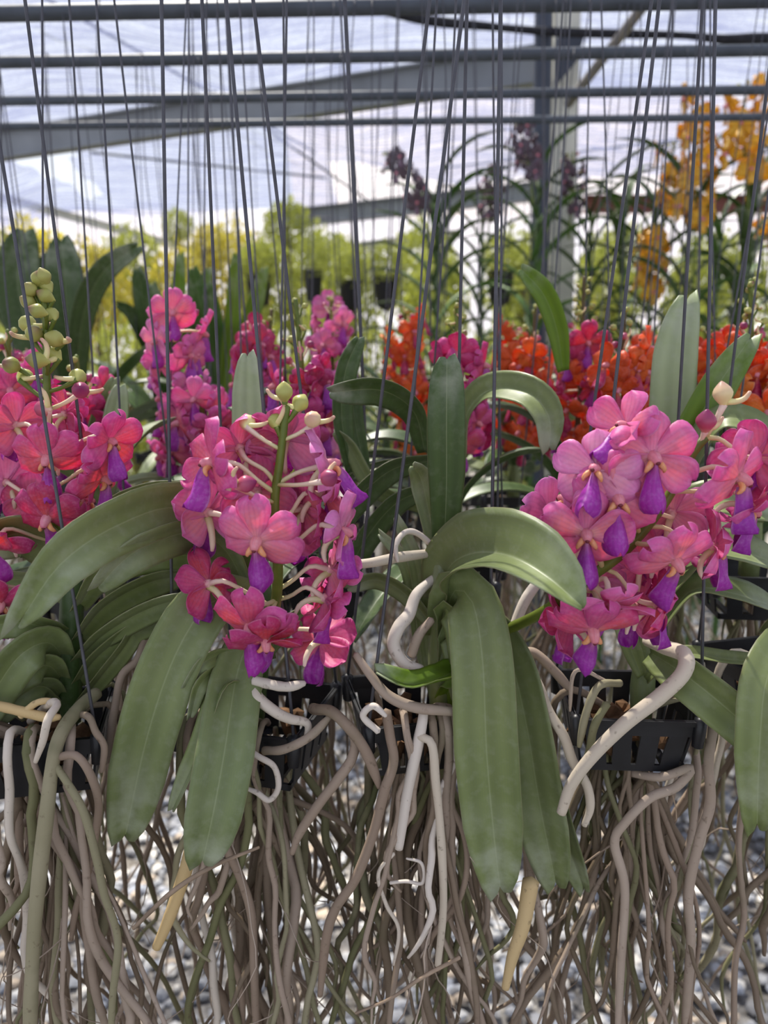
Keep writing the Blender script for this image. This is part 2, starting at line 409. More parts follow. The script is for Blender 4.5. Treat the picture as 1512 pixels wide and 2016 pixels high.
b2 = Buf(); b2.tube([(0, -.27, -.05), (0, -.315, -.055)], [.055, .04], seg=8); THROAT = mesh('throat', b2.V, b2.F, M['throat'], b2.U)
SIDE = mesh('side_lobe', bf.V, bf.F, M['lobe'], bf.U)
bf = Buf(); bf.tube([(0, .02, -.08), (0, .2, -.2), (0, .34, -.42), (0, .36, -.68), (0, .28, -.86)], [.10, .09, .08, .075, .045], n=9, seg=8)
SPUR = mesh('spur', bf.V, bf.F, M['pedicel'], bf.U)
bf = Buf(); bf.tube([(0, .05, 0), (0, .5, -.12), (0, 1.1, -.45)], [.06, .055, .06], n=6, seg=6)
PED = mesh('pedicel', bf.V, bf.F, M['pedicel'], bf.U)
def bud_mesh(mat):
    b = Buf(); b.tube([(0, 0, -.1), (0, 0, 0), (0, 0, .18), (0, 0, .42), (0, 0, .66), (0, 0, .82)], [.07, .2, .34, .38, .27, .08], n=10, seg=10)
    return mesh('bud', b.V, b.F, mat, b.U)
BUD = {k_: bud_mesh(M['bud_'+k_]) for k_ in ('green', 'pink', 'cream')}
bf = Buf(); bf.tube([(0, .12, .08), (0, .45, .04), (0, .72, .12), (0, .9, .32)], [.13, .11, .1, .07], n=8, seg=7); BSPUR = mesh('bud_spur', bf.V, bf.F, M['bud_cream'], bf.U)

def flower(parent, pos, yaw, pitch, s, kind, stalk=None, roll=0, full=True, closed=0.0, lip=None):
    """pos = world point of the throat; yaw 0 looks at the camera, + to the right; stalk = sampled stalk to join"""
    e = Euler((R(pitch), R(roll), R(yaw)))
    f = obj('flower', COLUMN, parent, pos-parent.location, e, s); A = FM[kind]
    j = lambda a: a+random.uniform(-6, 6)
    op = closed
    for ang, m in ((90, A[0]), (22, A[0]), (158, A[0]), (-30, A[1]), (210, A[1])):
        if random.random() < .15: m = A[2]
        # petal stands along +Z, facing -Y; turn it about Y to its place round the throat
        q = Matrix.Rotation(R(90-j(ang)), 4, 'Y') @ Matrix.Rotation(R(-random.uniform(-10, 8)+op*55), 4, 'X')
        o = obj('petal', m, f); o.matrix_local = q @ Matrix.Diagonal((random.uniform(.94, 1.06), 1, random.uniform(.93, 1.05), 1)); 
    l = obj('lip', lip or {'orange': LIPR, 'flame': LIPR, 'amber': LIPR, 'yellow': LIPY, 'plum': LIPP}.get(kind, LIP), f)
    l.matrix_local = Matrix.Translation((0, -.2, -.1)) @ Matrix.Rotation(R(180), 4, 'Y') @ Matrix.Rotation(R(random.uniform(14, 34)), 4, 'X')
    if full:
        obj('side_lobe', SIDE, f); obj('throat', THROAT, f); sp = obj('spur', SPUR, f); sp.rotation_euler = (R(random.uniform(-10, 20)), 0, R(random.uniform(-15, 15)))
    if stalk is not None:
        tgt = np.array(pos)-np.array([0, 0, .014]); d = np.linalg.norm(stalk-tgt, axis=1); a = Vector(stalk[int(d.argmin())])
        back = e.to_matrix() @ Vector((0, 1, 0)); p1 = pos+back*.1*s; L = (p1-a).length
        out = (p1-a).normalized(); pts = [a, a+out*L*.3+Vector((0, 0, L*.06)), p1+back*min(.4*L, .012)+Vector((0, 0, .0)), p1]
        inv = e.to_matrix().inverted()
        b = Buf(); b.tube([tuple((inv @ (q-pos))/s) for q in pts], [.068, .056, .06, .085], n=10, seg=7); ob = b.build('pedicel', M['pedicel'], f)
    else: obj('pedicel', PED, f)
    return f
def bud(parent, pos, s, tone, stalk=None, lean=(0, 0), spur=True, spur_yaw=None):
    """bud standing on its pedicel; lean = tilt of its tip in the picture (right +, toward the viewer +), degrees"""
    e = Euler((R(lean[1]), R(lean[0]), R(random.uniform(0, 360)) if spur_yaw is None else R(spur_yaw)))
    o = obj('bud', BUD[tone], parent, pos-parent.location, e, s)
    if spur: obj('spur', BSPUR, o)
    if stalk is not None:
        tgt = np.array(pos)-np.array([0, 0, .010]); d = np.linalg.norm(stalk-tgt, axis=1); a = Vector(stalk[int(d.argmin())])
        inv = e.to_matrix().inverted(); mid = (a+pos)/2+Vector((0, 0, -.001))
        b = Buf(); b.tube([tuple((inv @ (q-pos))/s) for q in (a, mid, pos)], [.1, .09, .14], n=6, seg=6); b.build('pedicel', M['pedicel'] if tone != 'green' else M['stalk'], o)
    return o
def stalk_px(parent, pts, r0, r1, mat='stalk', n=40):
    got = {}
    def make(d):
        W = [tuple(P(*p)) for p in ramp_Y(pts, d)]; b = Buf(); b.tube(W, [r0, r1], n=n, seg=9); o = b.build('flower_stalk', M[mat], parent, parent.location); got[o.name] = spline(W, n); return o
    return got[best(make, NUDGE, parent.name).name]

# ------------------------------------------------------------------ baskets, wires, roots
ROD_Z = CAM.z+.512
def make_basket(name, base, half, h, rot, label, group=None, wires=None, wire_r=.0011, detail=True):
    """black slatted basket; base = centre of its underside"""
    t = thing(name, base, label, 'basket', group); ca, sa = math.cos(rot), math.sin(rot)
    tr = lambda x, y, z: (x*ca-y*sa, x*sa+y*ca, z)
    bot = half*.84; rb = h*.30; th = .0016
    def ring(z0, z1, a0, a1, t_):
        b = Buf()
        for q in range(4):
            cq, sq = math.cos(q*math.pi/2), math.sin(q*math.pi/2)
            def c8(x, y, z): return tr(x*cq-y*sq, x*sq+y*cq, z)
            b.hexa([c8(-a0, -a0, z0), c8(a0, -a0, z0), c8(a0, -a0+t_, z0), c8(-a0, -a0+t_, z0), c8(-a1, -a1, z1), c8(a1, -a1, z1), c8(a1, -a1+t_, z1), c8(-a1, -a1+t_, z1)])
        return b
    b = ring(h-rb, h, half*.965, half, th); r2 = ring(h-.0035, h, half*1.03, half*1.045, th*1.6); 
    n0 = len(b.V); b.V += r2.V; b.U += r2.U; b.F += [tuple(i+n0 for i in f) for f in r2.F]; b.build('rim', M['black'], t, smooth=False)
    for q in range(4): 
        x, y = ((-1, -1), (1, -1), (1, 1), (-1, 1))[q]; bb = Buf(); bb.tube([tr(x*half*.97, y*half*.97, h-rb*1.5), tr(x*half*.99, y*half*.99, h+.001)], [half*.1, half*.11], n=3, seg=8); bb.build('corner_lug', M['black'], t)
    ring(0, h*.12, bot, bot*1.02, th*1.4).build('bottom_ring', M['black'], t, smooth=False)
    ns = 4 if detail else 3
    for q in range(4):
        cq, sq = math.cos(q*math.pi/2), math.sin(q*math.pi/2)
        for k in range(ns):
            f = (k+.5)/ns*2-1; b = Buf(); wx = half*.15
            def c8(x, y, z): return tr(x*cq-y*sq, x*sq+y*cq, z)
            x0, x1, y0, y1 = f*bot*.9, f*half*.9, -bot*1.005, -half*.97
            b.hexa([c8(x0-wx, y0, .001), c8(x0+wx, y0, .001), c8(x0+wx, y0+th, .001), c8(x0-wx, y0+th, .001), c8(x1-wx, y1, h-rb*.8), c8(x1+wx, y1, h-rb*.8), c8(x1+wx, y1+th, h-rb*.8), c8(x1-wx, y1+th, h-rb*.8)])
            b.build('slat', M['black'], t, smooth=False)
    for k in range(4):
        f = (k+.5)/4*2-1; b = Buf(); b.box(tr(f*bot*.9, 0, .002), (half*.06, bot*.98, .0015), rot); b.build('floor_bar', M['black'], t, smooth=False)
    b = Buf()
    for k in range(26 if detail else 8):
        b.ico(tr(random.uniform(-.7, .7)*half, random.uniform(-.7, .7)*half, random.uniform(.008, h*.6)), [random.uniform(.004, .009) for _ in range(3)], .35)
    tag(b.build('bark_chips', M['chip'], t, smooth=False), kind='stuff')
    for wpts in (wires or []):
        b = Buf(); b.tube([tuple(p) for p in wpts], wire_r, n=18, seg=6); b.build('wire', M['wire'], t, t.location)
    reg_objs(tree(t), t.name); return t
RODLINE = {}
def rod_at(Y, x):
    """centre of the pipe nearest to distance Y, at x, and its radius"""
    q = min(RODLINE, key=lambda k: abs(k-Y)); a, b, r = RODLINE[q]; t = (x-a.x)/(b.x-a.x); return a.lerp(b, t), r
def hook(a, x, Y, mid=0):
    """wire from the basket corner a up to the pipe near (x, Y) and over it"""
    c, r = rod_at(Y, x); r += .0022; c = Vector((x, c.y, c.z)); e = c+Vector((0, -r, -.004))
    return [a, a.lerp(e, .5)+Vector((mid, 0, 0)), e, c+Vector((0, -r*.7, r*.7)), c+Vector((0, 0, r)), c+Vector((0, r*.8, r*.6))]
def corner_wires(base, half, h, rot, tops):
    ca, sa = math.cos(rot), math.sin(rot); cs = [base+Vector((x*half*.99*ca-y*half*.99*sa, x*half*.99*sa+y*half*.99*ca, h-.003)) for x, y in ((-1, -1), (1, -1), (1, 1), (-1, 1))]
    px = lambda p: 756+F*(p-CAM).x/(p-CAM).dot(FWD)
    out = []
    for c, xt in zip(sorted(cs, key=px), sorted(tops)):
        H, r = rod_at(.495, c.x); lo, hi = 0., 1.
        for _ in range(40):
            t = (lo+hi)/2; p = c.lerp(Vector((c.x, H.y, H.z)), t)-CAM; y = 1008-F*p.dot(UP)/p.dot(FWD)
            if y > 0: lo = t
            else: hi = t
        X = (xt-756)/F*p.dot(FWD); out.append(hook(c, c.x+(X-c.x)/t, .495))
    return out
def root_path(start, length, spread=.25, wander=.01, n=13, down=1.0):
    p = np.array(start); a = random.uniform(0, 2*math.pi); d = np.array([math.cos(a)*spread, math.sin(a)*spread*.6, -1.0*down]); d /= np.linalg.norm(d)
    out = [p.copy()]; st = length/(n-1)
    for i in range(n-1):
        d = d+np.array([random.gauss(0, 1), random.gauss(0, .7), random.gauss(0, .35)])*wander*22*(.4+.6*i/n)
        
        if random.random() < .16: d = d+np.array([random.uniform(-.7, .7), random.uniform(-.4, .4), 0])
        d[2] -= .24; d /= np.linalg.norm(d); p = p+d*st; out.append(p.copy())
    return out
def tube_geo(b): return np.array([tuple(v) for v in b.V], dtype=float), list(b.F)
def hang_roots(parent, center, half, n, lens, rads, mats, joined=False, spread=.9, wander=.012, seg=7, rot=0):
    """roots leaving the basket through the gaps of its floor; center = middle of the underside, half = half width of the basket"""
    big = {m: Buf() for m in set(mats)}; ca, sa = math.cos(rot), math.sin(rot)
    for k in range(n):
        m = random.choice(mats); keep = None; kn = 99
        for tr in range(9):
            L = random.uniform(*lens); r = random.uniform(*rads)*(1 if random.random() < .6 else .65); bot = half*.84
            x = random.choice((-.45, 0, .45, -.45, .45))*bot*.9*1.0; y = random.uniform(-.82, .82)*bot
            a = center+Vector((x*ca-y*sa, x*sa+y*ca, .010)); b0 = a+Vector((0, 0, -.013))
            pts = [tuple(a), tuple(b0)]+root_path(tuple(b0+Vector((0, 0, -.006))), L, random.uniform(.05, spread)*(1.6 if random.random() < .35 else 1), random.uniform(.5, 1.5)*wander)
            kn_r = [r*.7]+[r*random.uniform(.8, 1.12) for _ in range(9)]+[r*.75, r*.4]
            b = Buf(); b.tube(pts, kn_r, n=(28 if not joined else 15), seg=(seg if not joined else 5)); g = tube_geo(b); h = hits([g], parent.name)
            if h < kn: keep, kn, kg = b, h, g
            if h == 0: break
        reg([kg], parent.name)
        if joined:
            q = big[m]; o = len(q.V); q.V += keep.V; q.U += keep.U; q.F += [tuple(i+o for i in f) for f in keep.F]
        else: keep.build('aerial_root', M[m], parent, parent.location)
    if joined:
        for m, b in big.items():
            if b.V: tag(b.build('hanging_roots', M[m], parent, parent.location), kind='stuff')
def rootlets(parent, center, half, n, lens, mat='root'):
    """hair roots branching off the hanging roots"""
    own = [e for e in RI if e[0] == parent.name and len(e[1]) > 60 and e[1][:, 2].min() < center.z-.05]; q = Buf()
    for k in range(n):
        for tr in range(8):
            e = random.choice(own)[1]; low = e[e[:, 2] < center.z-.02]; st = low[random.randrange(len(low))]
            b = Buf(); b.tube(root_path(tuple(st), random.uniform(*lens), .8, .035, 11), [random.uniform(.0004, .0009), .0003], n=18, seg=4); g = tube_geo(b)
            if hits([g], parent.name) == 0:
                o = len(q.V); q.V += b.V; q.U += b.U; q.F += [tuple(i+o for i in f) for f in b.F]; reg([g], parent.name); break
    tag(q.build('fine_rootlets', M[mat], parent, parent.location), kind='stuff')
def root_px(parent, pts, rpx, mat='root', name='aerial_root'):
    def make(d): return root_at(parent, ramp_Y(pts, d), rpx, mat, name)
    return best(make, NUDGE, parent.name)
def root_at(parent, pts, rpx, mat, name):
    W = [P(*p) for p in pts]; m = sum(mpp(p) for p in W)/len(W); rr = [r*m for r in rpx] if hasattr(rpx, '__len__') else [rpx*m*f for f in (1, .93, 1.04, .96, 1.03, .95, 1, .9, .55)]
    b = Buf(); b.tube([tuple(p) for p in W], rr, n=max(22, 7*len(W)), seg=10); return b.build(name, M[mat], parent, parent.location)

# ================================================================== SETTING
# ground
N = 40; V = []; Fc = []
gx = np.linspace(-9, 9, N); gy = np.linspace(-4, 13, N)
for y in gy:
    for x in gx: V.append((x, y, -.02+.01*math.sin(x*3)*math.cos(y*2.3)))
for i in range(N-1):
    for j in range(N-1): a = i*N+j; Fc.append((a, a+1, a+1+N, a+N))
k = NT('gravel_bed'); vo = k.n('ShaderNodeTexVoronoi'); vo.inputs['Scale'].default_value = 55; k.link(k.n('ShaderNodeTexCoord').outputs['Object'], vo.inputs['Vector'])
sx = k.n('ShaderNodeSeparateColor'); k.link(vo.outputs['Color'], sx.inputs[0])
k.base(k.mix(k.math('MULTIPLY', k.noise(1.3, 4), 1.0), k.ramp(sx.outputs[0], [(0, lin((66, 68, 74))), (.5, lin((112, 114, 120))), (1, lin((160, 158, 156)))]), lin((104, 96, 84))), .9, .2); k.bump(vo.outputs['Distance'], .8, .01)
fl = obj('floor', mesh('floor', V, Fc, k.m)); tag(fl, 'grey gravel ground under the hanging orchids', 'ground', kind='structure')
# loose stones
NS = 15000; sy = 1.0+rng.random(NS)**.8*3.6; sx_ = (rng.random(NS)*2-1)*(.55*sy+.35); r_ = rng.uniform(.007, .017, NS)
iv = np.array([tuple(v) for v in ICO]); Vs = (iv[None]*rng.uniform(.7, 1.3, (NS, 12, 1)))*(r_[:, None, None]*np.stack([rng.uniform(.8, 1.4, NS), rng.uniform(.8, 1.4, NS), rng.uniform(.5, .9, NS)], 1)[:, None, :])
Vs[:, :, 0] += sx_[:, None]; Vs[:, :, 1] += sy[:, None]; Vs[:, :, 2] += (-.012+rng.uniform(0, .012, NS))[:, None]
Fs = (np.array(ICOF)[None]+(np.arange(NS)*12)[:, None, None]).reshape(-1, 3)
me = bpy.data.meshes.new('gravel'); me.from_pydata(Vs.reshape(-1, 3).tolist(), [], Fs.tolist())
at = me.attributes.new('tone', 'FLOAT_COLOR', 'FACE'); pal = np.array([lin(c) for c in ((150, 152, 158), (120, 124, 132), (182, 182, 182), (96, 98, 104), (168, 152, 134), (200, 196, 190), (134, 140, 152))])
at.data.foreach_set('color', np.repeat(pal[rng.integers(0, len(pal), NS)], 20, axis=0).astype(np.float32).ravel())
k = NT('gravel_stone'); a_ = k.n('ShaderNodeAttribute', attribute_name='tone'); k.base(k.mix(k.math('MULTIPLY', k.noise(90, 3), .5), a_.outputs['Color'], lin((120, 116, 110))), .85, .25); me.materials.append(k.m)
tag(obj('gravel', me), 'loose grey and tan gravel stones covering the ground', 'gravel', kind='stuff')

# shade net overhead
def net_mat(name, c, trans, streak=(1.2, 14), dense=.0):
    k = NT(name); tc = k.n('ShaderNodeTexCoord'); mp = k.n('ShaderNodeMapping'); mp.inputs['Scale'].default_value = (streak[0], streak[1], 1); mp.inputs['Rotation'].default_value = (0, 0, R(8)); k.link(tc.outputs['Object'], mp.inputs[0])
    s1 = k.noise(2.2, 6, mp.outputs[0], .65); f = k.n('ShaderNodeTexNoise'); f.inputs['Scale'].default_value = 60; f.inputs['Detail'].default_value = 3; k.link(tc.outputs['Object'], f.inputs['Vector'])
    t = k.math('ADD', k.math('MULTIPLY', s1, .75), k.math('MULTIPLY', f.outputs['Fac'], .25))
    hole = k.ramp(t, [(.36, (trans*.15,)*3), (.46, (trans*.7,)*3), (.54, (trans*1.2,)*3), (.66, (min(1, trans*2.2),)*3)])
    tr = k.n('ShaderNodeBsdfTranslucent'); tr.inputs[0].default_value = lin(c); k.base(lin(c), .7, .2)
    m1 = k.n('ShaderNodeMixShader'); m1.inputs[0].default_value = .62; k.link(k.b.outputs[0], m1.inputs[1]); k.link(tr.outputs[0], m1.inputs[2])
    tp = k.n('ShaderNodeBsdfTransparent'); m2 = k.n('ShaderNodeMixShader'); k.link(hole, m2.inputs[0]); k.link(m1.outputs[0], m2.inputs[1]); k.link(tp.outputs[0], m2.inputs[2]); k.link(m2.outputs[0], k.out.inputs[0])
    return k.m
M['net'] = net_mat('shade_net', (104, 110, 140), .46, (.9, 16))
M['net_far'] = net_mat('shade_net_far', (214, 208, 214), .25, (3, 3))
M['sheet'] = net_mat('greenhouse_sheet', (232, 222, 222), .3, (1, 6))
def net_z(x, y):
    z = 2.83+.02*math.sin(x*2.1+y*1.3)+.05*math.sin(y*2.05+.6)*math.sin(x*.9+1)-.055*max(0, y-4.6)
    z += .022*math.sin(14*(y*.9+.28*x)+2.2*math.sin(x*.8))*(.3+.7*abs(math.sin(x*.7+.4)))*(y > 1)
    z -= .16*math.exp(-((x+2.2+.35*(y-4))**2)/.10)*(y > 2)+.0*x
    z -= .10*math.exp(-((x+.5-.5*(y-4.5))**2)/.12)
    return z
V = []; Fc = []; xs = np.linspace(-7, 7, 150); ys = np.linspace(-3.5, 7.8, 240); idx = {}
for i, y in enumerate(ys):
    for j, x in enumerate(xs): V.append((x, y, net_z(x, y)))
nx = len(xs)
for i in range(len(ys)-1):
    for j in range(nx-1):
        x, y = xs[j], ys[i]
        if 2.95 < y < 3.33: continue                                   # unseen gap, added so a strip of sun reaches the gravel
        if x > -.45 and y > 6.3+.25*math.sin(x*1.3): continue         # the right-hand net stops short
        if y > 7.6+.1*math.sin(x*2): continue
        if 5.6 < y < 6.9 and abs(x+2.46) < .15*(7.2-y)/1.2: continue   # torn slit
        a = i*nx+j; Fc.append((a, a+1, a+1+nx, a+nx))
net = obj('ceiling', mesh('ceiling', V, Fc, M['net'])); tag(net, 'pale translucent shade net stretched over the orchids', 'net', kind='structure')
# far plastic sheets
def sheet(name, c4, mat, label, n=24, amp=.05):
    A, B, C, D = [Vector(c) for c in c4]; V = []; Fc = []
    for i in range(n):
        for j in range(n):
            u, v = j/(n-1), i/(n-1); p = A.lerp(B, u).lerp(D.lerp(C, u), v); V.append(p+Vector((0, amp*math.sin(u*19+v*3), .3*amp*math.sin(v*9+u*5))))
    for i in range(n-1):
        for j in range(n-1): a = i*n+j; Fc.append((a, a+1, a+1+n, a+n))
    return tag(obj(name, mesh(name, V, Fc, mat)), label, 'sheet', kind='structure')
sheet('wall_back', ((-9, 11, 0), (9, 11, 0), (9, 11, 3.3), (-9, 11, 3.3)), M['net_far'], 'pale grey net wall far behind the hedge')
sheet('wall_left', ((-7, -3, 0), (-7, 11, 0), (-7, 11, 3.0), (-7, -3, 2.8)), M['net_far'], 'pale net side wall of the shade house')
sheet('wall_right', ((7, -3, 0), (7, 11, 0), (7, 11, 3.0), (7, -3, 2.8)), M['net_far'], 'pale net side wall beyond the tall orchids')
sheet('ceiling_far', ((-.8, 7.2, 2.55), (8, 7.0, 2.5), (8, 10.8, 4.9), (-1.3, 10.8, 4.6)), M['sheet'], 'bright white plastic roof sheet beyond the net')
sheet('ceiling_left', ((-8, 6.5, 2.2), (-2.2, 8.0, 1.95), (-1.2, 10.5, 2.9), (-8, 10.5, 3.2)), M['net_far'], 'grey sagging net sheet behind the left hedge')

# frame of the shade house
def bar(name, a, b, r, mat, label, cat, seg=10, square=None, group=None):
    bf = Buf()
    if square:
        a, b = Vector(a), Vector(b); d = (b-a).normalized(); s = d.cross(Vector((0, 0, 1)) if abs(d.z) < .9 else Vector((0, 1, 0))).normalized(); u = s.cross(d)
        hx, hz = square; t = .004
        for cx, cz, wx, wz in ((0, hz-t, hx, t), (0, -hz+t, hx, t), (0, 0, t*1.2, hz-2*t)):
            bf.hexa([a+s*(cx+i*wx)+u*(cz+j*wz) for i, j in ((-1,-1),(1,-1),(1,1),(-1,1))]+[b+s*(cx+i*wx)+u*(cz+j*wz) for i, j in ((-1,-1),(1,-1),(1,1),(-1,1))])
        o = bf.build(name, mat, smooth=False)
    else:
        bf.tube([tuple(a), tuple(b)], r, n=8, seg=seg); o = bf.build(name, mat)
    reg_objs([o], o.name); return tag(o, label, cat, group, 'structure')
RODS = []
RL = ['thickest hanging pipe running across above the orchids', 'second hanging pipe behind the thickest one', 'third hanging pipe crossing in front of the sloping beam', 'thin fourth pipe with pale top edge, farthest of the row']
for q, (yl, yr, r) in enumerate(((27, 0, .0118), (123, 99, .0105), (199, 177, .0098), (249, 230, .0088))):
    Yq = (1.28, 1.49, 1.70, 1.90)[q]; a = P(0, yl, Yq); b = P(1512, yr, Yq); d = b-a
    bar('trim_%d' % (q+1), a-d*.8, b+d*.8, r, M['pipe'], RL[q], 'pipe'); RODLINE[Yq] = (a-d*.8, b+d*.8, r)
for q, Yq in enumerate((.495, .66, .87, 1.07)):
    bar('trim_%d' % (q+5), (-1.6, Yq, ROD_Z), (1.6, Yq, ROD_Z), .011, M['pipe'], 'overhead pipe carrying the wires of plant row %s' % ('one', 'two', 'three', 'four')[q], 'pipe'); RODLINE[Yq] = (Vector((-1.6, Yq, ROD_Z)), Vector((1.6, Yq, ROD_Z)), .011)
bar('trim_9', P(-500, 362, 4.5), P(1066, 128, 3.0), 0, M['beam'], 'long grey steel beam sloping up across the net', 'beam', square=(.03, .062))
bar('trim_10', P(1074, -160, 2.75), P(1048, 1290, 2.75), .03, M['post_dark'], 'slim dark steel post carrying the pipes', 'post')
bar('trim_11', P(1116, -120, 2.95), P(1085, 1250, 2.95), 0, M['post'], 'pale grey channel post beside the slim dark post', 'post', square=(.045, .04))
bar('trim_12', P(1330, -70, 2.3), P(1118, 205, 2.8), .0155, M['brace'], 'diagonal brace pipe running up from the grey post', 'brace')
bar('trim_13', P(560, 432, 7.3), P(1100, 372, 7.0), 0, M['beam'], 'dark far beam under the white roof sheet', 'beam', square=(.06, .075))
bar('trim_14', P(1150, 402, 6.2), P(1700, 402, 6.2), 0, M['rust'], 'rusty red far beam behind the yellow orchids', 'beam', square=(.05, .06))
bar('trim_15', P(-100, 360, 7.0), P(620, 560, 7.4), 0, M['post'], 'grey rail slanting down behind the round bushes', 'rail', square=(.03, .035))
bar('trim_16', P(600, 500, 7.2), P(900, 462, 7.0), 0, M['post'], 'thin far rail below the dark far beam', 'rail', square=(.03, .04))
for q, (a, b, lab) in enumerate((((60, -20, 4.0), (620, 300, 6.6), 'thin cable slanting down under the net from the thickest pipe'), ((180, 300, 5.6), (640, 350, 6.6), 'thin cable running level under the sagging net'), ((420, 180, 5.0), (760, 420, 7.0), 'thin cable under the net behind the sloping beam'), ((880, 330, 6.2), (1540, 250, 5.4), 'thin cable under the net behind the plum flowers'))):
    bar('trim_%d' % (q+17), P(*a), P(*b), .009, M['pipe'], lab, 'cable', seg=6)
W_ = [P(600, -8, 2.55), P(720, 14, 2.6), P(840, 40, 2.6), P(960, 52, 2.6), P(1075, 62, 2.7), P(1180, 66, 2.6), P(1350, 70, 2.6), P(1440, 78, 2.6), P(1620, 70, 2.6)]
bf = Buf(); bf.tube([tuple(p) for p in W_], [.010, .012, .016, .011, .014, .013, .010, .018, .012], n=40, seg=8); tag(bf.build('net_roll', M['netrope']), 'black rolled net edge drooping from the post to the right', 'net')
bf = Buf(); pA = P(1105, 110, 2.85); bf.hexa([pA+Vector(v) for v in ((-.02,-.02,-.10),(.05,-.02,-.02),(.05,.02,-.02),(-.02,.02,-.10),(-.02,-.02,.05),(.07,-.02,.05),(.07,.02,.05),(-.02,.02,.05))]); tag(bf.build('post_bracket', M['post_dark'], smooth=False), 'small dark bracket on the grey post', 'bracket')

# ================================================================== FRONT ORCHIDS
YA, YB, YC_ = .50, .440, .440
basketA = make_basket('hanging_basket', P(95, 1512, .475), .040, .039, R(12), 'black basket holding the orchid with crimson spike and mossy thick root', wires=corner_wires(P(95, 1512, .475), .040, .039, R(12), (-150, -92, -35, 60)))
basketB = make_basket('hanging_basket', P(515, 1490, .512), .044, .042, R(-15), 'black basket under the upright pink spike with cream buds', wires=corner_wires(P(515, 1490, .512), .044, .042, R(-15), (325, 403, 450, 502)))
basketC = make_basket('hanging_basket', P(814, 1468, .50), .041, .038, R(12), 'black basket under the orchid with the upright broad leaf', wires=corner_wires(P(814, 1468, .50), .041, .038, R(12), (845, 912, 917, 982)))
basketD = make_basket('hanging_basket', P(1220, 1468, .505), .0405, .040, R(-3), 'square black basket with a thick pale root bent across its front', wires=corner_wires(P(1220, 1468, .505), .0405, .040, R(-3), (1275, 1290, 1374, 1398)))
basketE = make_basket('hanging_basket', P(1540, 1400, .54), .045, .042, R(15), 'black basket with a grey rim next to the long hanging leaf', wires=corner_wires(P(1540, 1400, .54), .045, .042, R(15), (1520, 1560, 1640, 1690)))
# ---------- plant A (left)
A = thing('orchid_plant', P(135, 1400, .50), 'orchid with a tall crimson spike topped by olive green buds', 'orchid')
bf = Buf(); bf.tube([P(140, 1420, .50), P(138, 1300, .50), P(142, 1180, .50), P(148, 1060, .51)], [.007, .009, .008, .004], n=16, seg=10); reg_objs([bf.build('stem', M['leaf_dark'], A, A.location)], A.name)
for pts, wpx, ang, fold, m in (
    ([(150, 1200, .50), (200, 1130, .485), (270, 1098, .495), (350, 1092, .505), (430, 1105, .53)], 74, (50, 40, 30), .35, 'leaf'),
    ([(150, 1260, .50), (205, 1195, .495), (290, 1148, .50), (365, 1132, .515)], 70, (50, 40), .4, 'leaf'),
    ([(150, 1300, .50), (210, 1245, .485), (300, 1195, .48), (400, 1170, .49)], 66, (50, 42), .4, 'leaf'),
    ([(150, 1345, .50), (195, 1290, .49), (270, 1235, .485), (350, 1200, .49)], 60, (45, 40), .45, 'leaf'),
    ([(150, 1390, .50), (200, 1330, .49), (250, 1265, .485), (280, 1200, .49)], 44, (40, 35), .5, 'leaf'),
    ([(130, 1250, .50), (90, 1235, .48), (30, 1225, .47), (-60, 1240, .47)], 60, (-30, -40), .4, 'leaf'),
    ([(130, 1300, .50), (95, 1265, .48), (40, 1290, .465), (-10, 1360, .46), (-40, 1430, .46)], 84, (-25, -20), .4, 'leaf'),
    ([(128, 1345, .50), (95, 1310, .48), (40, 1330, .465), (-30, 1390, .46)], 62, (-30, -30), .4, 'leaf'),
    ([(126, 1375, .50), (95, 1350, .485), (40, 1370, .47), (-20, 1430, .46)], 50, (-30, -35), .4, 'leaf'),
    ([(124, 1395, .50), (90, 1368, .49), (70, 1362, .48), (52, 1372, .475)], 40, (-30, -35), .5, 'leaf'),
    ([(140, 1150, .51), (100, 1080, .51), (40, 1050, .50), (-50, 1080, .50)], 95, (-25, -30), .3, 'leaf'),
    ([(142, 1110, .52), (110, 1010, .53), (50, 960, .54), (-40, 980, .55)], 80, (-35, -30), .3, 'leaf'),
    ([(145, 1180, .52), (90, 1150, .53), (30, 1140, .53), (-50, 1150, .53)], 60, (-50, -40), .3, 'leaf')):
    leaf_px(A, pts, wpx, ang, fold, m)
SA = stalk_px(A, [(140, 1180, .515), (112, 1060, .51), (97, 940, .50), (96, 861, .50), (92, 735, .50), (90, 625, .50), (83, 566, .50)], .0036, .0020)
for u, v, tone, lean, sp in ((290, 230, 'green', (0, 20), 0), (262, 225, 'green', (-30, 10), 0), (335, 215, 'green', (25, 0), 0), (240, 290, 'green', (-50, 20), 0), (375, 325, 'green', (60, 20), 0), (355, 265, 'green', (40, -20), 0), (250, 370, 'green', (-60, -10), 0), (325, 425, 'green', (0, 70), 0), (385, 460, 'green', (55, -10), 0), (215, 515, 'green', (-70, 10), 1), (225, 600, 'green', (-60, 10), 1), (450, 625, 'green', (70, 10), 1), (420, 740, 'green', (55, -30), 1), (335, 765, 'green', (0, 80), 1), (130, 810, 'green', (-70, 10), 1), (140, 890, 'green', (-75, 20), 1), (550, 890, 'green', (75, 10), 1), (575, 985, 'pink', (70, 10), 1), (350, 1105, 'pink', (10, 85), 1)):
    yy = .50-(.012 if lean[1] > 60 else 0)-.0001*0
    best(lambda d: bud(A, P(u*.2778, 500+v*.2778, yy+d), .0150 if v > 480 else .0125, tone, SA, lean, bool(sp), (R(0) + (180 if False else random.choice((60, 120, 240, 300))))), NUDGE, A.name)
